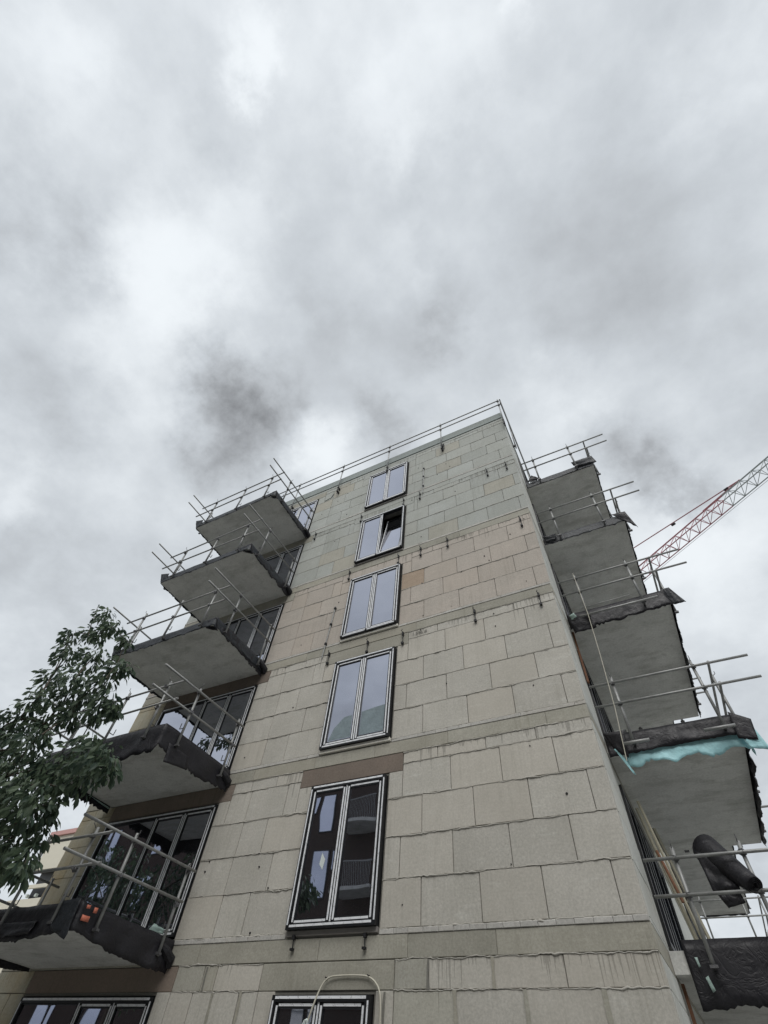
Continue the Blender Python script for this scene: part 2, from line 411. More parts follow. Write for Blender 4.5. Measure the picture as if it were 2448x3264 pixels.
JA = [-0.30, -1.26, -2.21, -3.17, -6.60, -7.24, -12.35]
JB = [-0.71, -1.66, -2.62, -3.57, -6.28, -7.25, -12.05]
SEG_R = (-3.87, -0.004); SEG_M = (-8.12, -5.62); SEG_L = (-12.79, -11.67)
orange_at = [(-3.3, 7.31)]
bands = []   # bed joints where mortar squeezes out: (x0, x1, z)
for k in FLOORS:
    zb = 3 * k
    jj = random.uniform(-0.02, 0.02)
    offs = 0 if k in (0, 1, 2) else (0.12 if k == 3 else -0.1)
    for i, (a, b) in enumerate(CR):
        z0, z1 = zb + a, zb + b
        if k == -1:
            z0, z1 = {0: (-3.45, -2.45), 1: (-2.45, -1.84), 2: (-1.84, -1.22), 3: (-1.22, -0.60)}[i]
        J = [x + offs + random.uniform(-0.012, 0.012) for x in (JA if i % 2 == 0 else JB)]
        if k == -1: J = [x - 0.05 for x in (JB if i % 2 == 1 else JA)]
        if i < 3:
            row(*SEG_R, z0, z1, J, k); row(*SEG_M, z0, z1, J, k)
        else:      # beside the lintel the blocks stop at its underside
            row(-3.58, SEG_R[1], z0, z1, J, k); row(-7.80, -5.96, z0, z1, J, k)
            zl = zb + 2.40
            for (p, q) in ((-3.87, -3.58), (-5.96, -5.62), (-8.12, -7.80)):
                block(p + G, q - G, z0 + G, zl - G, wall_mat(k, p, z0))
        row(*SEG_L, z0, z1, J, k, mat=STAIN if k < 2 else None)
        bands += [(SEG_R[0], -0.01, z0, k), (SEG_M[0], SEG_M[1], z0, k)]
        # side pier of the gable
        row(0.11, 1.62, z0, z1, [0.55 if i % 2 else 1.05], k, side=True, mat=B_SIDE)
    # thin closing course and lintels
    tj = [-0.95, -1.9, -2.86] if k != -1 else []
    za, zc2 = (zb + 2.53, zb + 2.75) if k != -1 else (-0.60, -0.28)
    thin = [x + random.uniform(-.06, .06) for x in tj] or [-1.16, -2.11, -3.05]
    row(-3.58, SEG_R[1], za, zc2, thin, k)
    row(-7.80, -5.96, za, zc2, [-6.9, -7.18] if k == -1 else [-6.62, -7.3], k, mat=None)
    row(*SEG_L, za, zc2, [], k, mat=STAIN if k < 2 else None)
    bands += [(-3.58, -0.01, za, k), (-7.8, -5.96, za, k), (-3.58, -0.01, zc2, k), (-7.8, -5.96, zc2, k)]
    row(0.11, 1.62, za, zc2, [0.7], k, side=True, mat=B_SIDE)
    lm = {0: LINT, -1: LINT, 1: B_DIRTY, 2: B_PINK, 3: B_GREEN, 4: B_GREEN}[k]
    block(-5.96 + G, -3.58 - G, zb + 2.40, zc2 - G, SLAB if k == 1 else (SLAB if k == -1 else lm), 'window_lintel', prouds=0.003)
    block(-11.66, -7.80 - G, zb + 2.40, zc2 - G, LINT if k < 2 else SLAB, 'door_lintel', prouds=0.003)
    # slab edge band
    z0, z1 = (zb + 2.75, zb + 3.0) if k != -1 else (-0.28, 0.0)
    if k < 4:
        x = -12.79
        while x < -0.05:
            w = random.uniform(1.1, 2.6); x2 = min(x + w, -0.004)
            if x2 > -0.5: x2 = -0.004
            block(x + 0.002, x2 - 0.002, z0 + G, z1 - 0.003, SLAB if k != 3 else B_GREEN, 'slab_edge', prouds=0.004, jy=0.003); x = x2
        row(0.11, 14.5, z0, z1, [2.4, 4.9, 7.4, 9.9, 12.3], k, side=True, name='slab_edge', mat=SLAB)
        # levelling tiles on the slab, slightly proud
        for (p, q) in (SEG_R, SEG_M, SEG_L):
            x = p
            while x < q - 0.02:
                w = random.choice((0.245, 0.49, 0.49, 0.98)) if k != -1 else 0.245
                x2 = min(x + w, q)
                if q - x2 < 0.1: x2 = q
                block(x + 0.002, x2 - 0.002, z1 + 0.002, z1 + 0.066, LEDGE, 'levelling_tile', prouds=0.012, jy=0.004); x = x2
        row(0.11, 1.62, z1, z1 + 0.07, [], k, side=True, mat=B_SIDE)
# roof edge: closing slab, cornice slab and parapet
for (z0, z1, pr, mt, nm) in ((14.75, 14.90, 0.0, B_GREEN, 'roof_slab_edge'), (14.90, 15.02, 0.03, SLABP, 'roof_slab_edge'), (15.024, 15.37, 0.006, SLABP, 'parapet_panel')):
    xs = [-12.79, -10.1, -7.6, -5.0, -2.6, -0.004]
    for a, b in zip(xs[:-1], xs[1:]): block(a + .002, b - .002, z0, z1, mt, nm, prouds=pr, jy=0.001)
    ys = [0.1, 3, 6, 9, 12, 15, 18, 21, 23]
    for a, b in zip(ys[:-1], ys[1:]): block(a + .002, b - .002, z0, z1, mt, nm, prouds=pr, side=True, jy=0.001)
part('roof_deck', INSIDE, bld, (BX0 + 0.1, -0.12, 0.12, BD, 15.24, 15.31))

# squeezed-out bed joint mortar: wavy irregular beads
def bead(x0, x1, z, k):
    n = max(6, int((x1 - x0) / 0.035)); m = MB(); prof = []
    amp = 1.0 if k in (0, 1) else 0.8
    for i in range(n + 1):
        x = x0 + (x1 - x0) * i / n
        a = max(0.0, fb(x * 1.3, z * 3.1) * 1.0 + 0.62) * amp
        r = 0.002 + a * (0.007 + 0.016 * max(0, fb(x * 9, z * 5, 3) + 0.15)) + 0.010 * max(0, fb(x * 31, z * 3, 5) - .25)
        zz = z - 0.004 + 0.022 * fb(x * 4.3, z * 2, 7) + 0.014 * fb(x * 19, z, 1)
        prof.append((x, zz, r))
    v = []
    for (x, zz, r) in prof:
        v += [(x, 0.012, zz + r * 1.3 + .002), (x, -r * 0.6, zz + r * 0.8), (x, -r * 0.85, zz - r * 0.7), (x, 0.012, zz - r * 0.8)]
    f = [(4 * i + j, 4 * i + j + 1, 4 * i + j + 5, 4 * i + j + 4) for i in range(n) for j in range(3)]
    m.raw(v, f); m.build('mortar_bead', MORTAR, bld, smooth=True)
for b in bands: bead(*b)

# drip-hung mortar and grey smears over the ground-floor joints
for (x, z0, z1, w) in ((-6.86, -1.2, -0.62, .07), (-7.12, -0.6, -0.30, .05), (-3.05, -0.60, -0.29, .05), (-2.11, -0.6, -0.29, .06), (-2.66, -1.2, -0.61, .07), (-1.7, -1.2, -0.61, .08), (-0.73, -1.2, -0.61, .09), (-6.29, -1.2, -0.6, .06), (-3.72, -1.2, -0.62, .05)):
    n = 14; v = []
    for i in range(n + 1):
        z = z0 + (z1 - z0) * i / n; a = w * (0.7 + 0.5 * fb(z * 6, x)); s = 0.02 * fb(z * 3, x * 2)
        v += [(x - a / 2 + s, -0.009, z), (x + a / 2 + s, -0.010, z)]
    link('mortar_smear', v, [(2 * i, 2 * i + 1, 2 * i + 3, 2 * i + 2) for i in range(n)], MORTAR_D if w < .055 else SLAB, bld)

# ---------------------------------------------------------------- windows
def window(x0, x1, z0, z1, splits, loc=(0, 0, 0), rz=0.0, proud=0.10, fr=0.074, sf=0.062, fixed=(), open_pane=None, tape=True, name='window', tm=None):
    """frame standing proud of the wall, one sash per field; local x along the wall, -y outward"""
    y0, y1 = -proud, 0.02
    m = MB()
    m.box(x0, x0 + fr, y0, y1, z0, z1); m.box(x1 - fr, x1, y0, y1, z0, z1)
    m.box(x0 + fr, x1 - fr, y0, y1, z0, z0 + fr); m.box(x0 + fr, x1 - fr, y0, y1, z1 - fr, z1)
    xs = [x0 + fr / 2] + list(splits) + [x1 - fr / 2]
    for s in splits: m.box(s - 0.022, s + 0.022, y0 + 0.02, y1, z0 + fr, z1 - fr)
    w = m.build(name, FRAME, bld, loc, (0, 0, rz))
    tp = MB(); e = 0.004; tw = 0.031
    def strip(a, b, c, d, y):
        tp.box(a, b, y - e, y, c, d)
    if tape:
        strip(x0 + 0.014, x0 + 0.014 + tw * .8, z0 + .06, z1 - .06, y0); strip(x1 - 0.014 - tw * .8, x1 - 0.014, z0 + .06, z1 - .06, y0)
        strip(x0 + .06, x1 - .06, z1 - 0.012 - tw, z1 - 0.012, y0); strip(x0 + .07, x1 - .07, z0 + 0.030, z0 + 0.030 + tw, y0)
    for i in range(len(xs) - 1):
        a = xs[i] + (fr / 2 if i == 0 else 0.022) + 0.004; b = xs[i + 1] - (fr / 2 if i == len(xs) - 2 else 0.022) - 0.004
        c = z0 + fr + 0.004; d = z1 - fr - 0.004
        f2 = 0.02 if i in fixed else sf
        ys = y0 + 0.018
        if open_pane == i:
            piv = Vector(((a + b) / 2, ys, c)); h = d - c; hw = (b - a) / 2
            sm = MB(); sm.box(-hw, -hw + f2, 0, 0.06, 0, h); sm.box(hw - f2, hw, 0, 0.06, 0, h); sm.box(-hw + f2, hw - f2, 0, .06, 0, f2); sm.box(-hw + f2, hw - f2, 0, .06, h - f2, h)
            s = sm.build('sash', FRAME, w, piv, (R(-9), 0, 0))
            pm = MB(); pm.box(-hw + f2 - .003, hw - f2 + .003, 0.02, 0.03, f2 - .003, h - f2 + .003); p = pm.build('pane', GLASS, w, piv, (R(-9), 0, 0))
            t2 = MB(); t2.box(-hw + .01, -hw + .01 + tw, -e, 0, .03, h - .03); t2.box(hw - .01 - tw, hw - .01, -e, 0, .03, h - .03); t2.box(-hw + .05, hw - .05, -e, 0, .01, .01 + tw)
            t2.build('protective_tape', TAPE, w, piv, (R(-9), 0, 0))
            continue
        sm = MB(); sm.box(a, a + f2, ys, 0.0, c, d); sm.box(b - f2, b, ys, 0.0, c, d); sm.box(a + f2, b - f2, ys, 0, c, c + f2); sm.box(a + f2, b - f2, ys, 0, d - f2, d)
        sm.build('sash', FRAME, w)
        pm = MB(); pm.box(a + f2 - .002, b - f2 + .002, ys + 0.022, ys + 0.034, c + f2 - .002, d - f2 + .002); p = pm.build('pane', GLASS, w, (0, 0, 0), (0, 0, 0))
        p.rotation_euler = (0, 0, 0)
        if tape and i not in fixed:
            strip(a + .010, a + .010 + tw, c + .02, d - .03, ys); strip(b - .010 - tw, b - .010, c + .02, d - .03, ys)
            strip(a + .06, b - .06, c + .008, c + .008 + tw, ys); strip(a + .06, b - .06, d - .008 - tw, d - .008, ys)
    if tape:
        for s in splits: strip(s - 0.014, s + 0.014, z0 + .07, z1 - .07, y0 + 0.02)
        tp.build('protective_tape', tm or TAPE, w)
    return w
WX0, WX1 = -5.585, -3.90; WM = -4.745
for k in FLOORS:
    z0, z1 = 3 * k + 0.10, 3 * k + 2.34
    if k == -1: z0, z1 = -3.0, -0.66
    w = window(WX0, WX1, z0, z1, [WM], open_pane=(1 if k == 3 else None))
    lab = {4: 'topmost window, both panes reflecting pale sky', 3: 'window with its right sash tilted open', 2: 'window with a long pole bracket to its left', 1: 'window with white film inside its lower half', 0: 'tall window reflecting brick flats, diamond sticker inside', -1: 'lowest window, cut by a hanging cable'}[k]
    w['label'] = lab
    if k >= 0:
        sl = MB(); sl.box(WX0 - .01, WX1 + .008, (-0.03 if k in (0, 3, 4) else -0.045), 0.02, z0 - 0.07, z0 - 0.004)
        sl.build('sill_board', GREYSILL if k in (0, 3, 4) else WHITE, w)
    if k >= 2:
        for x in (WX0 + .03, WM - .05, WX1 - .03): part('glazing_packer', DARKM, w, (x - .022, x + .022, -0.118, -0.102, z0 + .01, z0 + .06))
# white film and sheet behind the panes of the fourth window down, sticker on the tall one
def sheet(name, mat, pts, y, parent, thick=0.002):
    v = [(x, y, z) for x, z in pts] + [(x, y + thick, z) for x, z in pts]; n = len(pts)
    return link(name, v, [tuple(range(n)), tuple(range(2 * n - 1, n - 1, -1))] + [(i, (i + 1) % n, n + (i + 1) % n, n + i) for i in range(n)], mat, parent)
win1 = [o for o in bld.children if o.name.startswith('window')]
FILM = simple('thin_film_on_glass', (0.20, 0.25, 0.27), 0.25, n=5, var=0.35, bump=0.8, bd=0.02)
def byl(s): return [o for o in win1 if 'label' in o and s in o['label']][0]
sheet('inner_film', FILM, [(-4.64, 3.26), (-4.03, 3.26), (-4.02, 3.86), (-4.30, 3.84), (-4.63, 3.80)], -0.0625, byl('white film'))
sheet('inner_film', FILM, [(-5.42, 3.27), (-4.86, 3.27), (-4.87, 3.78), (-5.08, 3.76), (-5.30, 3.55)], -0.0625, byl('white film'))
sheet('sticker', PAPER, [(-5.10, 1.16), (-5.02, 1.05), (-5.05, 0.90), (-5.13, 0.99)], -0.064, byl('diamond sticker'))

# balcony doors: fixed pane left, two sashes right
for k in FLOORS:
    z0, z1 = 3 * k + 0.12, 3 * k + 2.36
    if k == -1: z0, z1 = -3.2, -0.66
    d = window(-11.64, -8.15, z0, z1, [-9.95, -9.05], proud=0.03, fixed=(0,), name='balcony_door')
    d['label'] = 'triple balcony door with one wide fixed pane'
for k in FLOORS[1:]:
    for (a, b, sp) in ((1.68, 6.08, [2.75, 3.3, 3.85, 4.95]), (14.75, 18.4, [15.6, 16.6, 17.5]), (18.5, 22.15, [19.4, 20.4, 21.3])):
        window(a, b, 3 * k + 0.12, 3 * k + 2.36, sp, loc=(0, 0, 0), rz=R(90), proud=0.04, name='gable_door', tm=FILMG)

# ---------------------------------------------------------------- balconies
def drape(path, top, bot, mat, parent, name='felt_edge', fold=0.12, rows=6, step=0.045, seed=0, puff=0.02, loc=(0, 0, 0), rag=0.03, out=0.012):
    """sheet following a polyline: folded over the top edge and hanging over the fascia"""
    pts = []; L = 0
    for i in range(len(path) - 1):
        a, b = Vector(path[i]), Vector(path[i + 1]); n = max(1, int((b - a).length / step))
        nn = Vector(((b - a).y, -(b - a).x, 0)).normalized()
        for j in range(n + (1 if i == len(path) - 2 else 0)):
            pts.append((a.lerp(b, j / n), nn, L + (b - a).length * j / n))
        L += (b - a).length
    v = []; W_ = rows + 2
    for (p, nn, s) in pts:
        t = top(s / L) if callable(top) else top; b = bot(s / L) if callable(bot) else bot
        t += 0.012 * fb(s * 3, seed); b += rag * fb(s * 5, seed + 5) + rag * 0.8 * fb(s * 21, seed + 9) + rag * 0.3 * fb(s * 45, seed + 2)
        v.append(p - nn * fold + Vector((0, 0, t - 0.02)))
        v.append(p - nn * 0.0 + Vector((0, 0, t)))
        for r_ in range(rows):
            u = (r_ + 1) / rows
            cr_ = 1 - 2 * abs(fb(s * 7 + u * 2.2, u * 3.0, seed + 3))
            o = out * .7 + puff * (0.45 + fb(s * 2.3, u * 2.0, seed)) * (0.3 + u) + 0.012 * cr_ * cr_ * cr_ * (.3 + u)
            v.append(p + nn * o + Vector((0, 0, t + (b - t) * u)))
    f = [(i * W_ + j, i * W_ + j + 1, (i + 1) * W_ + j + 1, (i + 1) * W_ + j) for i in range(len(pts) - 1) for j in range(W_ - 1)]
    o = link(name, [tuple(q) for q in v], f, mat, parent, loc, smooth=True)
    md = o.modifiers.new('thickness', 'SOLIDIFY'); md.thickness = 0.004; md.offset = 1
    return o
def flap(name, mat, quad, parent, n=7, amp=0.03, seed=0, thick=0.005):
    a, b, c, d = [Vector(q) for q in quad]; v = []
    nn = (b - a).cross(d - a).normalized()
    for i in range(n + 1):
        for j in range(n + 1):
            u, w_ = i / n, j / n
            p = a.lerp(b, u).lerp(d.lerp(c, u), w_)
            v.append(p + nn * amp * fb(u * 3 + seed, w_ * 3, seed) * (0.3 + w_))
    o = link(name, v, [(i * (n + 1) + j, (i + 1) * (n + 1) + j, (i + 1) * (n + 1) + j + 1, i * (n + 1) + j + 1) for i in range(n) for j in range(n)], mat, parent, smooth=True)
    md = o.modifiers.new('thickness', 'SOLIDIFY'); md.thickness = thick
    return o
LX0, LX1, LY = -11.8, -8.08, -2.17
LP = [(LX0, -0.02, 0), (LX0, LY, 0), (LX1, LY, 0), (LX1, -0.02, 0)]
names = {0: 'lowest left balcony, black felt with orange patches', 1: 'left balcony with tall loose black felt edge', 2: 'left balcony with crumpled felt corner', 3: 'left balcony with curled felt at both corners', 4: 'topmost left balcony'}
for k in range(5):
    z = 3.0 * k
    m = MB(); m.box(LX0, LX1, LY, -0.004, z - 0.25, z - 0.01)
    b = m.build('balcony', SOFFIT, bld); b['label'] = names[k]
    if k >= 2:
        fm = FELT_G
        drape(LP, lambda s, z=z: z + 0.0, lambda s, z=z: z - 0.285 - 0.02 * math.sin(s * 17), fm, b, seed=k * 3, puff=0.012, rag=0.05)
        drape([(LX1 - .02, -1.9, 0), (LX1 - .02, -0.05, 0)], z + 0.03, lambda s, z=z: z - 0.30 - 0.12 * s, FELT, b, seed=k + 31, puff=0.03, rag=0.08, fold=0.3, out=0.03)
        # felt wrapped under the front right corner
        flap('felt_flap', FELT, [(LX1 - .25, LY - .03, z - .06), (LX1 + .05, LY - .03, z - .04), (LX1 + .06, LY + .16, z - .36), (LX1 - .2, LY - .02, z - .33)], b, seed=k)
        flap('felt_flap', FELT_G, [(LX0 - .12, LY - .1, z + .14), (LX0 + .28, LY - .07, z + .04), (LX0 + .25, LY - .02, z - .22), (LX0 - .03, LY - .02, z - .2)], b, seed=k + 4)
    elif k == 1:
        drape(LP, z + 0.07, lambda s, z=z: z - (0.60 if .26 < s < .73 else 0.44) + 0.05 * math.sin(s * 19 + 1), FELT, b, seed=5, puff=0.05, rag=0.07)
        flap('felt_flap', FELT, [(LX1 + .05, -1.95, z - .25), (LX1 + .05, -1.35, z - .25), (LX1 + .08, -1.28, z - .50), (LX1 + .05, -1.9, z - .62)], b, seed=3)
        flap('pale_foil', GFOIL, [(LX0 - .16, -0.75, z - .25), (LX0 + .02, -0.75, z - .27), (LX0 + .02, -0.05, z - .30), (LX0 - .22, -0.05, z - .30)], b, seed=8)
    else:
        drape(LP, z + 0.06, lambda s, z=z: z - 0.30 - 0.10 * abs(math.sin(s * 8.5)), FELT, b, seed=2, puff=0.05, rag=0.03)
        drape([(-11.7, LY - .05, 0), (-8.9, LY - .05, 0)], z - 0.16, lambda s, z=z: z - 0.33 - .05 * math.sin(s * 3.14), FELT, b, seed=12, puff=0.06, rag=0.02, fold=0.02)
        flap('felt_flap', FELT_G, [(LX1 - .38, LY - .08, z + .07), (LX1 + .03, LY - .08, z + .08), (LX1 + .05, LY - .06, z - .42), (LX1 - .42, LY - .07, z - .28)], b, seed=6)
        for (qa, qb, za, zb2) in ((-1.97, -1.90, -.04, .04), (-2.12, -2.05, -.02, .035), (-2.13, -1.98, -.17, -.09)):
            flap('orange_patch', ORANGE, [(LX1 + .075, qa, z + za), (LX1 + .075, qb, z + za + .01), (LX1 + .07, qb, z + zb2), (LX1 + .07, qa, z + zb2 - .01)], b, n=2, amp=0.01)
        flap('pale_foil', GFOIL, [(LX1 - .1, -0.62, z + .07), (LX1 + .02, -0.35, z + .07), (LX1 + .02, -0.38, z + .14), (LX1 - .08, -0.55, z + .18)], b, n=4, amp=.05)
    # dark lump of felt where the balcony meets the wall
    lp = MB(); lp.path([(LX1 + .02, -0.34, z - .05), (LX1 + .06, -0.2, z - .12), (LX1 + .07, -0.05, z - .2), (LX1 + .05, -0.01, z - .3)], [0.05, 0.075, 0.085, 0.05], 8); lp.build('felt_roll_end', FELT, b)

# scaffold guard rails: one of each kind, then copies
def tubeobj(name, a, b, r, parent, mat=None):
    a, b = Vector(a), Vector(b); d = b - a
    key = (name, round(d.length, 2), r)
    if key not in mesh_cache:
        m = MB(); m.tube((0, 0, 0), (0, 0, d.length), r, 10)
        # open tube end: dark bore
        me = bpy.data.meshes.new(name); me.from_pydata(m.v, [], m.f); me.materials.append(mat or TUBE)
        for p in me.polygons:
            p.use_smooth = len(p.vertices) == 4
        mesh_cache[key] = me
    o = bpy.data.objects.new(name, mesh_cache[key]); COL.objects.link(o); o.parent = parent; o.location = a
    o.rotation_euler = d.to_track_quat('Z', 'Y').to_euler(); return o
def coupler(p, parent, ax='x'):
    if 'coupler' not in mesh_cache:
        m = MB(); m.box(-.038, .038, -.034, .034, -.03, .03); m.tube((-.055, 0, 0), (.055, 0, 0), .012, 6); m.tube((0, -.05, .01), (0, .062, .01), .010, 6)
        me = bpy.data.meshes.new('coupler'); me.from_pydata(m.v, [], m.f); me.materials.append(CLAMP); mesh_cache['coupler'] = me
    o = bpy.data.objects.new('coupler', mesh_cache['coupler']); COL.objects.link(o); o.parent = parent; o.location = p
    o.rotation_euler = (random.uniform(-.3, .3), random.uniform(-.3, .3), random.uniform(0, 3)); return o
def post(x, y, parent, zt=1.13, zb=-0.22, nx=0, ny=-1, foot=True):
    """guard post clamped to the slab edge, a toe-board hook part way up"""
    p = tubeobj('post', (x, y, zb), (x + random.uniform(-.01, .01), y, zt), 0.027, parent)
    m = MB()
    hx, hy = -nx * 0.10, -ny * 0.10
    m.path([(0, 0, 0.35), (hx, hy, 0.35), (hx, hy, 0.48)], 0.010, 5)
    m.build('hook', CLAMP, parent, (x, y, zb)); m = MB()
    m.path([(0, 0, zt - zb - .03), (-hx * .7, -hy * .7, zt - zb + .02), (-hx * .7, -hy * .7, zt - zb + .07)], 0.007, 5)
    m.build('wire_tie', CLAMP, parent, (x, y, zb)); m = MB()
    if foot: m.box(-0.05, .05, -.03, .03, -.012, 0.02); m.box(min(0, hx * 1.8) - .02, max(0, hx * 1.8) + .02, min(0, hy * 1.8) - .02, max(0, hy * 1.8) + .02, .0, .03)
    h = m.build('edge_clamp', CLAMP, parent, (x, y, zb))
    return p
def rail_set(label, origin, fr, sides):
    t = empty('guard_rail', label, 'guard rail', origin, 'tube guard rails round the balconies')
    return t
def left_guard(k, label):
    t = empty('guard_rail', label, 'guard rail', (0, 0, 3.0 * k), 'tube guard rails round the balconies')
    for x in (-8.52, -9.82, -11.27): post(x, -2.25, t, ny=-1)
    for y in (-1.80, -0.36): post(-8.0, y, t, nx=1, ny=0)
    for y in (-1.9, -0.5): post(-11.88, y, t, nx=-1, ny=0)
    for z in (0.97, 0.48):
        tubeobj('rail', (-11.98 - .1 * (z < .6), -2.30, z), (-7.92, -2.30, z + .02), 0.0235, t)
        tubeobj('rail', (-7.95, -2.98, z + .01), (-7.95, -0.22, z + .06), 0.0235, t)
        tubeobj('rail', (-11.93, -2.95, z + .07), (-11.93, -0.25, z + .05), 0.0235, t)
        for x in (-8.52, -9.82, -11.27): coupler((x, -2.275, z), t)
        for y in (-1.80, -0.36): coupler((-7.975, y, z + .03), t)
        coupler((-11.9, -1.9, z + .06), t)
    return t
LG = left_guard(4, 'tube guard rail round the topmost balcony on the left')
labs = {3: 'tube guard rail round the second balcony from the top, left side', 2: 'tube guard rail on the left balcony level with the treetop', 1: 'tube guard rail half hidden behind the tree leaves', 0: 'tube guard rail over the balcony with orange patches'}
for k in (3, 2, 1, 0): dup(LG, (0, 0, 3.0 * k), labs[k], jit=0.025)

# right balconies on the gable (first column near, second column far)
RX, RY0, RY1 = 2.22, 1.30, 6.12
def right_balcony(k, y0, y1, far=False):
    z = 3.0 * k
    m = MB(); m.box(0.004, RX, y0, y1, z - 0.25, z - 0.01)
    b = m.build('balcony', SOFFIT, bld)
    RP = [(0.03, y0, 0), (RX, y0, 0), (RX, y1, 0)]
    if far:
        b['label'] = 'far gable balcony'
        drape(RP + [(0.05, y1, 0)], z + 0.04, z - 0.30, FELT, b, seed=k + 50, step=0.2, rag=0.06); return b
    if k == 4:
        b['label'] = 'topmost gable balcony with felt blown up at its corners'
        drape(RP, z + 0.02, lambda s, z=z: z - 0.27, FELT_G, b, seed=41, rag=0.05, puff=0.02)
        flap('felt_flap', FELT_G, [(1.62, y0 - .08, z + .22), (2.28, y0 - .1, z + .16), (2.34, y0 - .05, z - .20), (1.70, y0 - .04, z - .10)], b, seed=1, amp=.08)
        flap('felt_flap', FELT, [(0.12, y0 - .08, z + .02), (0.30, y0 - .12, z + .26), (0.52, y0 - .05, z + .02), (0.3, y0 - .05, z - .06)], b, seed=2, amp=.05)
    elif k == 3:
        b['label'] = 'gable balcony with a pointed felt tip hanging from its outer corner'
        drape(RP, z + 0.02, lambda s, z=z: z - 0.28, FELT_G, b, seed=42, rag=0.06, puff=0.02)
        flap('felt_flap', FELT, [(1.98, y0 - .06, z + .09), (2.32, y0 - .1, z + .0), (2.42, y0 - .05, z - .72), (2.28, y0 - .03, z - .40)], b, seed=4, amp=.04)
        flap('felt_flap', FELT_G, [(0.05, y0 - .1, z + .02), (0.42, y0 - .12, z - .02), (0.4, y0 - .05, z - .2), (0.1, y0 - .05, z - .22)], b, seed=5, amp=.08)
    elif k == 2:
        b['label'] = 'gable balcony with a wide black felt front and long foot tube'
        drape(RP, z + 0.11, lambda s, z=z: z - 0.36 - .05 * math.sin(s * 11), FELT, b, seed=43, rag=0.06, puff=0.03)
        flap('felt_flap', FELT_G, [(2.2, y0 - .05, z + .1), (2.33, y0 - .08, z + .08), (2.50, y0 - .05, z - .40), (2.26, y0 - .02, z - .36)], b, seed=7, amp=.03)
        flap('felt_flap', FELT, [(0.03, y0 - .1, z + .04), (0.5, y0 - .14, z - .10), (0.6, y0 - .08, z - .5), (0.1, y0 - .04, z - .5)], b, seed=9, amp=.08)
        flap('pale_foil', GFOIL, [(0.10, y0 - .14, z - .04), (0.22, y0 - .18, z - .02), (0.26, y0 - .16, z - .14), (0.13, y0 - .12, z - .17)], b, n=4, amp=.05)
    elif k == 1:
        b['label'] = 'gable balcony with blue membrane showing below its black felt'
        drape(RP, z + 0.07, lambda s, z=z: z - 0.36 + .05 * math.sin(s * 7), FELT, b, seed=44, rag=0.02, puff=0.05)
        drape([(0.28, y0 + .02, 0), (RX, y0 + .02, 0), (RX + .02, y0 + .35, 0)], z - 0.2, lambda s, z=z: z - 0.53 - .05 * math.sin(s * 23), FOIL, b, name='blue_foil', seed=45, rag=0.05, puff=0.02, fold=0.0)
        flap('blue_foil', FOIL, [(0.14, y0 - .05, z - .22), (0.22, y0 - .05, z - .22), (0.36, y0 - .05, z - .72), (0.32, y0 - .06, z - .68)], b, seed=2, amp=.03)
        flap('blue_foil', FOIL, [(2.12, y0 - .08, z - .30), (2.36, y0 - .09, z - .10), (2.46, y0 - .08, z - .64), (2.2, y0 - .07, z - .58)], b, seed=3, amp=.03)
        flap('felt_flap', FELT, [(0.03, y0 - .1, z + .07), (0.42, y0 - .16, z + .04), (0.34, y0 - .12, z - .45), (0.14, y0 - .05, z - .2)], b, seed=11, amp=.06)
        flap('felt_flap', FELT, [(2.15, y0 - .08, z + .08), (2.42, y0 - .10, z - .12), (2.36, y0 - .10, z - .48), (2.1, y0 - .09, z - .40)], b, seed=14, amp=.04)
    else:
        b['label'] = 'lowest gable balcony with a tall black felt apron'
        drape([(0.2, y0, 0)] + RP[1:], z + 0.10, lambda s, z=z: z - 0.60 + .05 * math.sin(s * 13), FELT, b, seed=46, rag=0.05, puff=0.03)
        flap('pale_foil', GFOIL, [(0.36, y0 - .09, z - .30), (0.40, y0 - .09, z - .28), (0.43, y0 - .09, z - .42), (0.39, y0 - .09, z - .44)], b, n=3, amp=.03)
        flap('pale_foil', GFOIL, [(0.31, y0 - .09, z - .10), (0.345, y0 - .09, z - .10), (0.35, y0 - .09, z - .19), (0.325, y0 - .09, z - .2)], b, n=3, amp=.03)
    return b
for k in range(5): right_balcony(k, RY0, RY1)
for k in range(5): right_balcony(k, 14.4, 22.7, True)
def right_guard(k, label, y0=1.12, y1=6.3, x2=1.72):
    t = empty('guard_rail', label, 'guard rail', (0, 0, 3.0 * k), 'tube guard rails round the balconies')
    for x in (0.51, x2): post(x, y0, t, ny=-1)
    for y in (y0 + .62, (y0 + y1) / 2, y1 - .7): post(2.30, y, t, nx=1, ny=0)
    for x in (0.7, 1.8): post(x, y1, t, ny=1)
    for z in (0.98, 0.53):
        tubeobj('rail', (0.06, y0 - .05, z), (2.90, y0 - .05, z - .01), 0.0235, t)
        tubeobj('rail', (2.26, y0 - .02, z + .04), (2.26, y1 + .3, z + .04), 0.0235, t)
        tubeobj('rail', (0.1, y1 + .05, z), (2.75, y1 + .05, z), 0.0235, t)
        for x in (0.51, x2): coupler((x, y0 - .025, z), t)
    return t
right_guard(4, 'tube guard rail round the topmost gable balcony')
t3 = right_guard(3, 'tube guard rail on the gable balcony second from the top')
t2 = right_guard(2, 'tube guard rail on the gable balcony in front of the crane jib')
tubeobj('foot_tube', (0.33, 1.06, -0.22), (2.02, 1.06, -0.22), 0.025, t2)
tubeobj('hoop', (0.42, 1.06, .0), (1.5, 1.06, 0.02), 0.01, t2)
t1 = right_guard(1, 'tube guard rail above the blue membrane', x2=1.99)
for (a, b) in ((0.34, 0.78), (1.66, 2.14)): tubeobj('foot_tube', (a, 1.06, -.25), (b, 1.06, -.25), 0.028, t1)
t0 = right_guard(0, 'tube guard rail behind the leaning bitumen roll', x2=1.4)
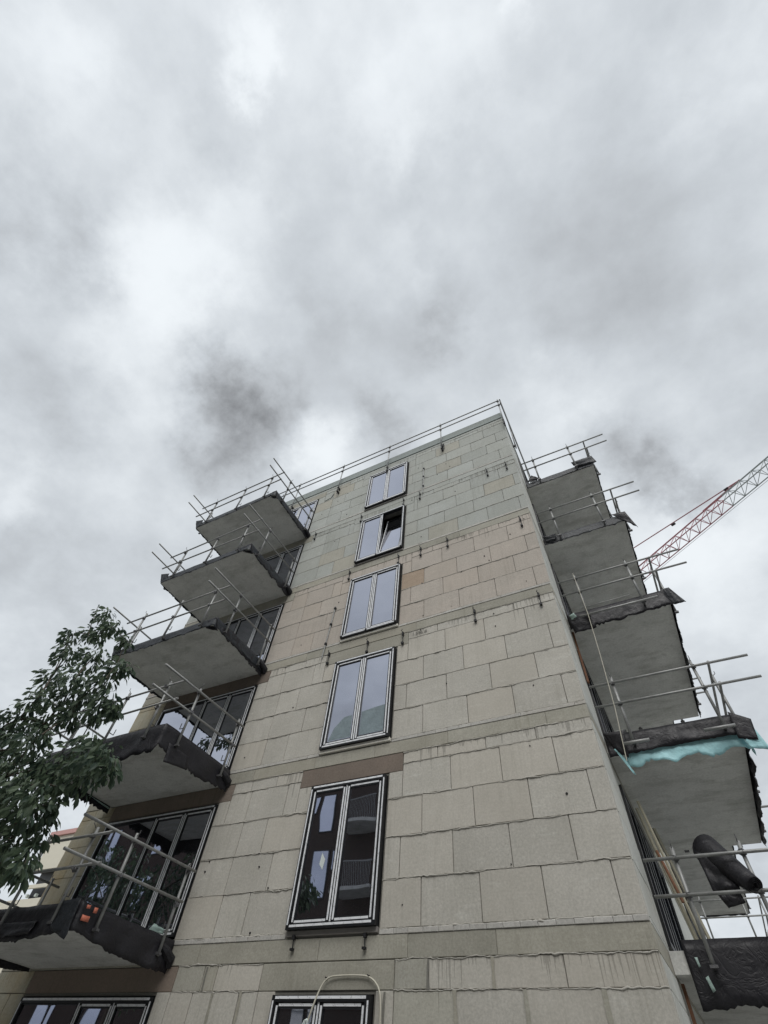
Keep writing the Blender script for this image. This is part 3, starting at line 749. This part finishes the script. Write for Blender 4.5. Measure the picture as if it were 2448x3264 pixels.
RG = right_guard(1, 'far tube guard rail seen just above the tall black felt apron', y0=14.2, y1=22.9)
dup(RG, (0, 0, 6.0), 'far tube guard rail peeping out at the right frame edge under the blue membrane')

# roof guard rail along the eaves and the gable
rg = empty('roof_guard_rail', 'long double tube guard rail along the roof edge', 'guard rail', (0, -0.12, 14.1))
for x in (0.04, -2.43, -4.79, -7.10, -9.47, -11.9):
    tubeobj('post', (x, -.02, 0.12), (x, -.02, 2.19), 0.024, rg)
    m = MB(); m.box(x - .03, x + .03, -0.05, .11, .28, .36); m.box(x - .03, x + .03, -.05, .11, .02, .09); m.tube((x, 0, -.12), (x, 0, .4), .018, 6); m.build('bracket', DARKM, rg)
    for z in (1.98, 1.60): coupler((x, -.04, z), rg)
for z, x1 in ((1.98, 0.0), (1.60, 0.12)): tubeobj('rail', (-12.9, -.06, z), (x1, -.06, z), 0.0235, rg)
for y in (1.2, 3.4, 5.8, 8.3, 10.9, 13.5, 16, 18.5, 21):
    tubeobj('post', (0.10, y, 0.12), (0.10, y, 2.19), 0.024, rg)
    m = MB(); m.box(0.0, .13, y - .03, y + .03, .28, .36); m.build('bracket', DARKM, rg)
for z in (1.98, 1.60): tubeobj('rail', (0.13, -0.3 + z * .1, z), (0.13, 22.9, z), 0.0235, rg)

# anchors left on the wall: small hooks with a hanging steel strap
for (x, z) in ((-1.84, 5.80), (-.32, 5.76), (-3.72, 5.73), (-4.72, 5.76), (-5.88, 5.74), (-3.28, 8.78), (-2.43, 8.77), (-4.01, 8.76), (-5.72, 8.79), (-.29, 8.60), (-7.66, 11.72), (-3.98, 11.77), (-5.68, 11.73), (-.29, 11.60), (-.93, 11.62), (-3.35, 11.76), (-5.42, 0.02), (-4.09, 0.0)):
    s = 0.5 if abs(z) < .1 else 1
    m = MB(); m.box(-.022, .022, -.05, 0, -.07 * s, .02); m.tube((0, -.035, -.02), (0.012, -.03, -.30 * s), .009, 6); m.box(-.028, .03, -.055, -.005, -.34 * s, -.28 * s)
    if s == 1: m.path([(0, -.03, .02), (-.02, -.07, .05), (.0, -.06, .09)], .009, 5)
    m.build('wall_anchor', DARKM, bld, (x, -0.012, z))
for (x, z0, z1, dx) in ((-3.22, 11.75, 13.45, -.02), (-6.0, 5.66, 7.46, -.10), (-2.39, 14.2, 14.6, 0)):
    m = MB(); m.tube((x + dx, -.035, z0), (x, -.03, z1), .016, 6)
    m.build('steel_rod', TUBE, bld)
    m = MB()
    for u in (0.25, 0.62, .95): m.box(x + dx * (1 - u) - .025, x + dx * (1 - u) + .03, -.06, 0.0, z0 + (z1 - z0) * u - .03, z0 + (z1 - z0) * u + .03)
    m.build('rod_clip', DARKM, bld)
# L-shaped dark hook near the top left door
m = MB(); m.path([(-7.35, -.02, 14.28), (-7.45, -.02, 14.02), (-7.75, -.02, 13.96)], .012, 5); m.build('bent_rod', DARKM, bld)
m = MB(); m.box(0.02, 0.06, 1.50, 1.58, 4.4, 5.95); m.build('rusty_angle', RUST, bld)
m = MB(); m.box(0.02, 0.06, 1.50, 1.58, -1.9, -0.3); m.build('rusty_angle', RUST, bld)
for _ in range(46):
    x = random.choice((random.uniform(-3.8, -.1), random.uniform(-3.8, -.1), random.uniform(-8, -5.7))); z = random.uniform(-1.1, 14.2)
    q = random.uniform(.010, .022); m = MB(); m.tube((0, 0.004, 0), (0, -.014, random.uniform(-.01, .005)), q, 7, q * .7); m.build('plug_hole', DARKM, bld, (x, -0.002, z))
# pencil note on the thin course
tx = bpy.data.curves.new('note_curve', 'FONT'); tx.body = '1.596 #'; tx.size = 0.13; tx.extrude = 0.0006
tt = bpy.data.objects.new('note_curve', tx)
tm = bpy.data.meshes.new_from_object(tt); bpy.data.objects.remove(tt); tm.materials.clear()
tm.materials.append(simple('pencil', (0.10, 0.095, 0.085), 0.9, n=40, var=.3, bump=0))
to = bpy.data.objects.new('pencil_note', tm); COL.objects.link(to); to.parent = bld; to.location = (-3.48, -0.0125, 5.585); to.rotation_euler = (R(90), 0, 0)

# ---------------------------------------------------------------- loose things at the lower right
def roll():
    t = empty('bitumen_roll', 'black bitumen felt roll slumped over the lowest gable guard rail', 'felt roll', (1.0, 1.5, 1.2))
    a = Vector((0.98, 1.62, 1.24)); b = Vector((1.37, 1.0, 0.555))
    d = (b - a); L = d.length; d.normalize(); u = d.orthogonal().normalized(); w = d.cross(u)
    # spiral sheet
    v = []; f = []; nt_ = 90; rings = 8
    for i in range(nt_ + 1):
        t_ = i / nt_; ang = t_ * 2 * math.pi * 4.2
        for j in range(rings):
            s = j / (rings - 1); r0 = 0.215 - 0.10 * s; r = r0 * (0.25 + 0.75 * t_)
            p = a + d * L * s + (u * math.cos(ang) + w * math.sin(ang)) * r * (1 + .16 * fb(s * 3, ang * .3))
            v.append(p - Vector((1.0, 1.5, 1.2)))
    for i in range(nt_):
        for j in range(rings - 1): f.append((i * rings + j, (i + 1) * rings + j, (i + 1) * rings + j + 1, i * rings + j + 1))
    o = link('rolled_sheet', v, f, FELT_G, t, smooth=True); o.data.materials[0] = FELT; md = o.modifiers.new('thickness', 'SOLIDIFY'); md.thickness = 0.005
    q = [(0.80, 1.40, 1.14), (1.22, 1.2, 0.92), (1.18, 1.2, 0.56), (0.84, 1.25, 0.58)]
    flap('hanging_tail', FELT, [tuple(Vector(p) - Vector((1.0, 1.5, 1.2))) for p in q], t, n=10, amp=.08, seed=5)
    flap('hanging_tail', FELT, [tuple(Vector(p) - Vector((1.0, 1.5, 1.2))) for p in [(0.86, 1.25, 0.60), (1.16, 1.2, 0.58), (1.18, 1.2, 0.44), (0.95, 1.25, 0.40)]], t, n=6, amp=.06, seed=9)
roll()
def plank(a, b, w, th, mat, label, cat, name='plank'):
    a, b = Vector(a), Vector(b); d = b - a
    m = MB(); m.box(-w / 2, w / 2, -th / 2, th / 2, 0, d.length)
    o = m.build(name, mat, None, a); o.rotation_euler = d.to_track_quat('Z', 'Y').to_euler(); return tag(o, label, cat)
plank((0.42, 1.70, 0.02), (0.16, 1.95, 2.05), 0.05, 0.03, PLANK, 'widest pale timber board leaning by the gable doors', 'timber')
plank((0.50, 1.62, 0.02), (0.22, 1.80, 2.10), 0.04, 0.03, PLANK, 'narrow pale timber batten leaning in front of the wider board', 'timber')
plank((0.60, 2.3, 0.02), (0.30, 2.6, 1.95), 0.05, 0.03, PLANK, 'pale batten leaning deepest beside the gable doors', 'timber')
m = MB(); m.tube((0.40, 1.45, 0.55), (0.27, 1.55, 1.25), 0.022, 8); tag(m.build('rusty_tube', RUST), 'short rust coloured tube tied to the leaning battens', 'tube')
# rope hanging from the guard rail
m = MB(); m.path([(0.50, 1.0, 7.1), (0.515, 1.0, 5.72), (0.47, .99, 4.6), (0.40, 1.0, 3.4), (0.30, 1.0, 2.42)], .0075, 5)
tag(m.build('thin_rope', HOSE), 'thin rope hanging in front of the gable balconies', 'rope')
# cable loop at the lowest window
pts = [(-4.98, -.14, -1.45), (-4.93, -.14, -1.15), (-4.86, -.13, -.93), (-4.80, -.13, -.76), (-4.76, -.08, -.60), (-4.72, -.05, -.51), (-4.64, -.035, -.46), (-4.45, -.03, -.448), (-4.2, -.03, -.447), (-3.99, -.03, -.46), (-3.86, -.04, -.52), (-3.77, -.05, -.62), (-3.74, -.06, -.78), (-3.735, -.06, -1.0), (-3.74, -.06, -1.5)]
def smoothp(p, n=3):
    p = [Vector(q) for q in p]
    for _ in range(n):
        q = [p[0]]
        for a, b in zip(p[:-1], p[1:]): q += [a.lerp(b, .25), a.lerp(b, .75)]
        p = q + [p[-1]]
    return p
cb = empty('power_cable', 'cream cable looped over nails above the lowest window', 'cable', (-4.3, -.05, -0.5))
m = MB(); m.path([p - Vector((-4.3, -.05, -0.5)) for p in smoothp(pts)], .012, 8); m.build('cord', HOSE, cb, smooth=True)
m = MB()
for x, z in ((-4.70, -.47), (-3.98, -.455)): m.tube((x + 4.3, .05, z + .5), (x + 4.3, -.02, z + .5), .008, 6)
m.build('nail', DARKM, cb)
m = MB()                                           # plug with a ring of ribs at the end of the loop
for i in range(10):
    a = i / 10 * 2 * math.pi; m.path([(-.60 + .05 * math.cos(a), -.09 + .05 * math.sin(a), -.52), (-.58 + .03 * math.cos(a), -.09 + .03 * math.sin(a), -.43), (-.57, -.09, -.41)], .006, 4)
m.build('plug', PAPER, cb)

# ---------------------------------------------------------------- brick flats opposite (seen in the panes)
def brick_mat(name, c1, c2, mo):
    m = Mat(name, 0.9)
    b = m.n('ShaderNodeTexBrick'); mp = m.n('ShaderNodeMapping'); m.t.links.new(m.P(), mp.inputs[0]); mp.inputs['Rotation'].default_value = (R(90), 0, 0)
    m.t.links.new(mp.outputs[0], b.inputs[0]); b.inputs['Scale'].default_value = 4
    b.inputs['Color1'].default_value = c1 + (1,); b.inputs['Color2'].default_value = c2 + (1,); b.inputs['Mortar'].default_value = mo + (1,); b.inputs['Mortar Size'].default_value = .02
    m.col(b.outputs[0]); return m.m
BRICK = brick_mat('dark_brown_brick', (0.05, 0.034, 0.029), (0.065, 0.043, 0.036), (0.06, 0.055, 0.05))
ob = empty('brick_apartment_house', 'dark brown brick flats standing opposite, seen reflected in the lower windows', 'building', (-20, -17.7, -3.6))
def olc(m, *b): m.box(b[0] + 20, b[1] + 20, b[2] + 17.7, b[3] + 17.7, b[4] + 3.6, b[5] + 3.6)
m = MB(); olc(m, -62, 22, -30, -17.7, -3.6, 13.4); m.build('wall', BRICK, ob)
m = MB(); olc(m, -62.2, 22.2, -30.2, -17.5, 13.404, 13.6); m.build('roof_coping', DARKM, ob)
OWIN = glass_mat('opposite_window_glass', 0.55, (0.25, 0.30, 0.36))
fm_, pm_, rm_ = None, None, None
for fl in range(5):
    z = 11.15 - 3.0 * fl
    for i in range(-8, 5):
        x = -18.0 + i * 4.6
        for (xa, xb, za, zb2) in ((x, x + 0.86, z - 2.05, z), (x + 1.0, x + 1.62, z - 1.0, z) if (i + fl) % 2 else (x - 0.75, x - 0.2, z - 1.05, z)):
            f = MB(); olc(f, xa, xb, -17.72, -17.66, za, zb2); fo = f.build('window', FRAME, ob)
            f = MB(); olc(f, xa + .06, xb - .06, -17.655, -17.64, za + .06, zb2 - .06); f.build('pane', OWIN, fo)
    for i in (-6, -3, -1, 1, 3):
        x = -15.9 + i * 4.6 * .95 + 4.37
        f = MB(); olc(f, x, x + 2.4, -17.69, -16.3, z - 2.3, z - 2.15); b_ = f.build('balcony', SOFFIT, ob)
        f = MB()
        for q in range(24): olc(f, x + q * .1, x + q * .1 + .02, -16.33, -16.30, z - 2.15, z - 1.15)
        olc(f, x, x + 2.4, -16.34, -16.29, z - 1.15, z - 1.1); f.build('railing', TUBE, b_)

# ---------------------------------------------------------------- cream block of flats behind at the left
CREAM = simple('cream_render', (0.58, 0.55, 0.46), 0.85, n=3, var=0.08, bump=0)
PINKM = simple('pink_flashing', (0.45, 0.26, 0.24), 0.7, n=3, var=0.1, bump=0)
nb = empty('cream_apartment_building', 'pale cream flats with a set back top floor, far behind at the left', 'building', (-48, 20, -3.6))
def nl(m, *b): m.box(b[0] + 48, b[1] + 48, b[2] - 20, b[3] - 20, b[4] + 3.6, b[5] + 3.6)
m = MB(); nl(m, -48.3, -30, 20, 32, 10.3, 12.75); m.build('top_storey', CREAM, nb)
m = MB(); nl(m, -48.5, -29.8, 19.8, 32.2, 12.754, 13.1); m.build('roof_flashing', PINKM, nb)
m = MB(); nl(m, -48.0, -30, 20.6, 32, 8.3, 10.29); m.build('recess_wall', FRAME, nb)
m = MB(); nl(m, -48.5, -30, 19.95, 20.1, 9.0, 9.25); m.build('terrace_rail', CREAM, nb)
for i in range(4):
    m = MB(); nl(m, -48 + i * 1.1, -47.8 + i * 1.1, 20.3, 20.5, 8.55, 8.75); m.build('round_lamp', PAPER, nb)
m = MB(); nl(m, -62, -30, 19.8, 32, 7.5, 8.25); m.build('parapet', CREAM, nb)
m = MB(); nl(m, -62, -30, 20.1, 32, -3.6, 7.49); m.build('wall', CREAM, nb)
for i in range(6):
    for j in range(3):
        m = MB(); nl(m, -60 + i * 4, -58.2 + i * 4, 20.04, 20.12, 5.2 - 3 * j - 1.4, 5.2 - 3 * j + .6); m.build('window', FRAME, nb)

# ---------------------------------------------------------------- tower crane
CW = simple('crane_grey_white', (0.30, 0.33, 0.33), 0.6, n=2, var=0.1, bump=0)
CRD = simple('crane_red', (0.34, 0.14, 0.16), 0.6, n=2, var=0.15, bump=0)
# jib along unit e, through foot point; s = distance along the jib
e = Vector((0.816, -0.578, 0)); nn = Vector((0.578, 0.816, 0)); base_n = 32.565; H = 37.9
def J(s, off, h): return e * s + nn * (base_n + off) + Vector((0, 0, H + h))
S0 = -34.0
cr = empty('tower_crane', 'red and white tower crane with its lattice jib reaching to the upper right', 'crane', tuple(J(S0, 0, 0) - Vector((0, 0, H + 3.6))))
corg = Vector(cr.location)
def cpart(name, mat, segs, n=5):
    m = MB()
    for (a, b, r) in segs: m.tube(a - corg, b - corg, r, n)
    return m.build(name, mat, cr)
hw = 0.615; hh = 1.27; pitch = 1.315
def jib(s0, s1, mat, name):
    ch = [(J(s0, hw, 0), J(s1, hw, 0), .055), (J(s0, -hw, 0), J(s1, -hw, 0), .055), (J(s0, 0, hh), J(s1, 0, hh), .075)]
    o = cpart(name, mat, ch); br = []
    k = round((s1 - s0) / pitch)
    for i in range(k):
        a = s0 + i * pitch; c = a + pitch / 2; b = a + pitch
        for sg in (hw, -hw):
            br += [(J(a, sg, 0), J(c, 0, hh), .034), (J(c, 0, hh), J(b, sg, 0), .034)]
        br += [(J(a, hw, 0), J(a, -hw, 0), .030), (J(a, hw, 0), J(b, -hw, 0), .028)]
    m = MB()
    for (a, b, r) in br: m.tube(a - corg, b - corg, r, 4)
    m.build('lattice', mat, o)
sr = -11.95 + 6 * pitch
jib(sr - 22 * pitch, sr, CRD, 'jib')
jib(sr, sr + 21 * pitch, CW, 'jib')
ln = J(-2.0, 0, 1.35); apex = J(S0, 0, 8.0)
cpart('tie_bar', CRD, [(apex, ln, .06), (J(-6.3, 0, 1.35), ln + Vector((0, 0, .02)), .075)])
cpart('turnbuckle', DARKM, [(J(-9.6, 0, 2.70), J(-9.2, 0, 2.62), .13), (J(-3.6, 0, 1.62), J(-3.2, 0, 1.56), .13)])
cpart('trolley_rope', CLAMP, [(J(S0 + 2, 0, -.9), J(18, 0, -.9), .018)])
cpart('counter_jib', CRD, [(J(S0, hw, 0), J(S0 - 13, hw, 0), .08), (J(S0, -hw, 0), J(S0 - 13, -hw, 0), .08)])
m = MB(); q = J(S0 - 11.5, 0, -1.5) - corg; m.box(q.x - 1.2, q.x + 1.2, q.y - 1.2, q.y + 1.2, q.z - .8, q.z + 1.2); m.build('counterweight', SLAB, cr)
cpart('counter_tie', CRD, [(apex, J(S0 - 11, 0, 0.3), .05)])
seg = []
for sx in (-.8, .8):
    for sy in (-.8, .8):
        o2 = e * sx + nn * sy; seg.append((corg + o2, corg + o2 + Vector((0, 0, H + 3.6)), .09)); seg.append((corg + o2 + Vector((0, 0, H + 3.6)), apex, .07))
for i in range(20):
    z = i * 2.07
    for (a, b) in (((-.8, -.8), (.8, -.8)), ((.8, -.8), (.8, .8)), ((.8, .8), (-.8, .8)), ((-.8, .8), (-.8, -.8))):
        seg.append((corg + e * a[0] + nn * a[1] + Vector((0, 0, z)), corg + e * b[0] + nn * b[1] + Vector((0, 0, z + 2.07)), .045))
cpart('mast', CW, seg)

# ---------------------------------------------------------------- tree at the left
CL = [(-8.2,-4.58,4.08,0.22),(-7.79,-4.46,3.74,0.21),(-7.17,-4.4,3.25,0.13),(-8.6,-4.26,3.98,0.25),(-9.3,-4.46,3.99,0.2),(-9.04,-4.28,4.11,0.17),(-7.09,-5.17,2.42,0.25),(-7.18,-4.73,2.67,0.28),(-7.24,-4.26,2.82,0.23),(-6.34,-4.55,2.33,0.14),(-9.18,-4.3,3.05,0.31),(-6.47,-5.09,1.8,0.28),(-6.38,-4.73,2.01,0.18),(-7.5,-4.95,1.82,0.25),(-7.3,-4.66,1.87,0.3),(-6.87,-4.63,1.95,0.21),(-5.15,-5.19,1.14,0.12),(-5.28,-4.98,1.19,0.09),(-7.68,-4.92,1.53,0.25),(-8.27,-4.28,1.92,0.32),(-7.3,-4.43,1.76,0.2),(-7.64,-5.04,1.34,0.24),(-6.68,-4.4,1.68,0.16),(-5.24,-5.06,0.68,0.11),(-5.94,-4.58,1.5,0.08),(-6.94,-5.07,0.85,0.27),(-6.16,-5.2,0.78,0.2),(-7.84,-4.33,1.17,0.23),(-6.74,-4.99,0.5,0.23),(-4.96,-4.98,0.47,0.22),(-7.0,-4.22,1.15,0.26),(-7.21,-4.33,0.96,0.26),(-6.33,-4.91,0.36,0.22),(-6.38,-4.24,0.81,0.25),(-5.24,-4.66,0.54,0.15),(-6.35,-4.52,0.54,0.23),(-5.7,-5.0,0.04,0.23),(-7.66,-4.26,0.52,0.28),(-6.2,-4.51,0.27,0.13),(-6.74,-4.23,0.19,0.2),(-7.06,-4.31,0.09,0.25),(-5.8,-4.9,-0.46,0.19),(-5.5,-4.84,-0.42,0.13),(-5.12,-5.03,-0.63,0.09),(-7.57,-5.05,0.84,0.37),(-6.48,-5.13,0.03,0.31),(-6.27,-4.9,-0.37,0.24),(-6.48,-4.6,-0.48,0.2)]
CAMP = Vector((0.6992, -8.2692, -2.0642))
def push(c, q=None):
    q = (8.2692 - 3.15 + (c[1] + 4.6) * .5) / (c[1] + 8.2692)
    p = CAMP + (Vector(c[:3]) - CAMP) * q; return (p.x, p.y, p.z, c[3] * q)
CL = [(c[0], c[1], c[2], c[3] * (.78 if c[2] > 1.6 else .95)) for c in CL]
CL = [push(c) for c in CL] + [push(c) for c in ((-9.8, -5.6, 1.0, .5), (-8.9, -5.4, 0.2, .5), (-9.4, -4.2, 0.9, .5), (-8.6, -4.8, -0.4, .4), (-10.2, -4.6, 1.2, .5))]
bark = Mat('tree_bark', 0.9); bark.col(bark.mix(bark.noise(6, 6, .7, (3, 3, .6)), (0.05, 0.04, 0.03), (0.14, 0.115, 0.09))); bark.bump(bark.noise(14, 5, .7, (3, 3, .5)), .8, .02)
lf = Mat('tree_leaf', 0.5, 0, 0.35)
isl = lf.n('ShaderNodeNewGeometry').outputs['Random Per Island']
lf.col(lf.mix(lf.ramp(isl, 0, 1), (0.035, 0.062, 0.046), (0.12, 0.165, 0.10)))
lf.b.inputs['Transmission Weight'].default_value = 0.0
try: lf.b.inputs['Subsurface Weight'].default_value = 0.0
except Exception: pass
TO = Vector((-13.7, -4.0, -3.6))
def translucent(mm):
    t = mm.m.node_tree; o_ = [n for n in t.nodes if n.type == 'OUTPUT_MATERIAL'][0]
    tl = t.nodes.new('ShaderNodeBsdfTranslucent'); mi = t.nodes.new('ShaderNodeMixShader'); mi.inputs[0].default_value = 0.3
    src = mm.b.inputs['Base Color'].links[0].from_socket; t.links.new(src, tl.inputs[0])
    t.links.new(mm.b.outputs[0], mi.inputs[1]); t.links.new(tl.outputs[0], mi.inputs[2]); t.links.new(mi.outputs[0], o_.inputs[0])
translucent(lf)
tr = empty('tree', 'leafy green tree reaching in from the left in front of the balconies', 'tree', tuple(TO))
m = MB(); trunk = smoothp([(0, 0, 0), (0.05, .05, 1.5), (-.1, 0.1, 3.0), (0.1, .1, 4.4), (0.2, 0.1, 5.6)], 2)
nT = len(trunk); m.path(trunk, [0.19 - 0.10 * i / (nT - 1) for i in range(nT)], 10); trk = m.build('trunk', bark.m, tr, smooth=True)
def bez(a, b, c, n=9): return [a.lerp(b, i / n).lerp(b.lerp(c, i / n), i / n) for i in range(n + 1)]
brs = MB(); rl = random.Random(4)
ends = [(Vector(c[:3]) - TO, c[3]) for c in CL]
nodes = [(p, None) for p in trunk[nT // 2:]]
for (c, r_) in sorted(ends, key=lambda t: (t[0] - trunk[-1]).length):
    base = min(nodes, key=lambda q: (q[0] - c).length * (1.0 if q[0].z < c.z + .3 else 1.6))
    nodes.append((c, base[0]))
    L_ = (c - base[0]).length
    p = bez(base[0], base[0].lerp(c, .5) + Vector((0, 0, .16 * L_)), c)
    d0 = max(0.008, 0.050 - 0.008 * (c - trunk[-1]).length)
    brs.path(p, [d0 * (1 - .35 * k / (len(p) - 1)) for k in range(len(p))], 5)
tA, tB = push((-8.18, -4.6, 3.53, 0)), push((-8.69, -4.6, 4.50, 0)); tM = push((-8.48, -4.6, 4.0, 0))
tw = bez(Vector(tA[:3]) - TO, Vector(tM[:3]) - TO, Vector(tB[:3]) - TO, 6); brs.build('branch', bark.m, tr, smooth=True)['kind'] = 'stuff'
m = MB(); m.path(tw, [.014 - .0014 * k for k in range(7)], 5); m.build('twig', bark.m, tr)
# leaf: pointed oval, folded along the midrib and curled
LV = [(0, 0, 0), (.30, .17, .03), (.62, .20, .03), (1.0, 0, -.12), (.62, -.20, .03), (.30, -.17, .03), (.32, 0, -.01), (.64, 0, -.03)]
LF = [(0, 1, 6), (1, 2, 7, 6), (2, 3, 7), (0, 6, 5), (6, 7, 4, 5), (7, 3, 4)]
def leafmat(p, d, s, roll_):
    q = d.to_track_quat('X', 'Z').to_matrix().to_4x4()
    return Matrix.Translation(p) @ q @ Matrix.Rotation(roll_, 4, 'X') @ Matrix.Scale(s, 4)
leaves = []
for (c, r) in ends:
    cnt = int(44 + 860 * r * r)
    for _ in range(cnt):
        v = Vector((rl.gauss(0, 1), rl.gauss(0, 1), rl.gauss(0, 1))).normalized() * (rl.random() ** .45)
        p = c + Vector((v.x, v.y, v.z)) * r * 1.15
        d = (Vector((v.x * .8, v.y * .8, v.z * .3 - .75)) + Vector((rl.uniform(-.6, .6), rl.uniform(-.6, .6), rl.uniform(-.4, .4)))).normalized()
        leaves.append((p, d, rl.uniform(.11, .17) * (1.45 if rl.random() < .3 else 1), rl.uniform(-1.3, 1.3)))
for p in tw[2:]:
    for _ in range(3): leaves.append((p, Vector((rl.uniform(-1, 1), rl.uniform(-1, 1), rl.uniform(-.6, .8))).normalized(), rl.uniform(.08, .13), rl.uniform(-1, 1)))
camp = CAMP - TO
leaves.sort(key=lambda t: (t[0] - camp).length - rl.random() * 1.5)
me = bpy.data.meshes.new('leaf'); me.from_pydata(LV, [], LF); me.materials.append(lf.m)
lf2 = Mat('tree_leaf_single', 0.5, 0, 0.35); lf2.col(lf2.mix(lf2.rnd(), (0.035, 0.062, 0.046), (0.12, 0.165, 0.10)))
translucent(lf2); me.materials[0] = lf2.m
for (p, d, s, a) in leaves[:290]:
    o = bpy.data.objects.new('leaf', me); COL.objects.link(o); o.parent = tr; o.matrix_local = leafmat(p, d, s, a)
v = []; f = []
for (p, d, s, a) in leaves[290:]:
    mt = leafmat(p, d, s, a); b = len(v); v += [tuple(mt @ Vector(q)) for q in LV]; f += [tuple(i + b for i in q) for q in LF]
fo = bpy.data.meshes.new('foliage'); fo.from_pydata(v, [], f); fo.materials.append(lf.m)
o = bpy.data.objects.new('foliage', fo); COL.objects.link(o); o.parent = tr; o['kind'] = 'stuff'
print('leaves', len(leaves), 'objects', len(S.objects))
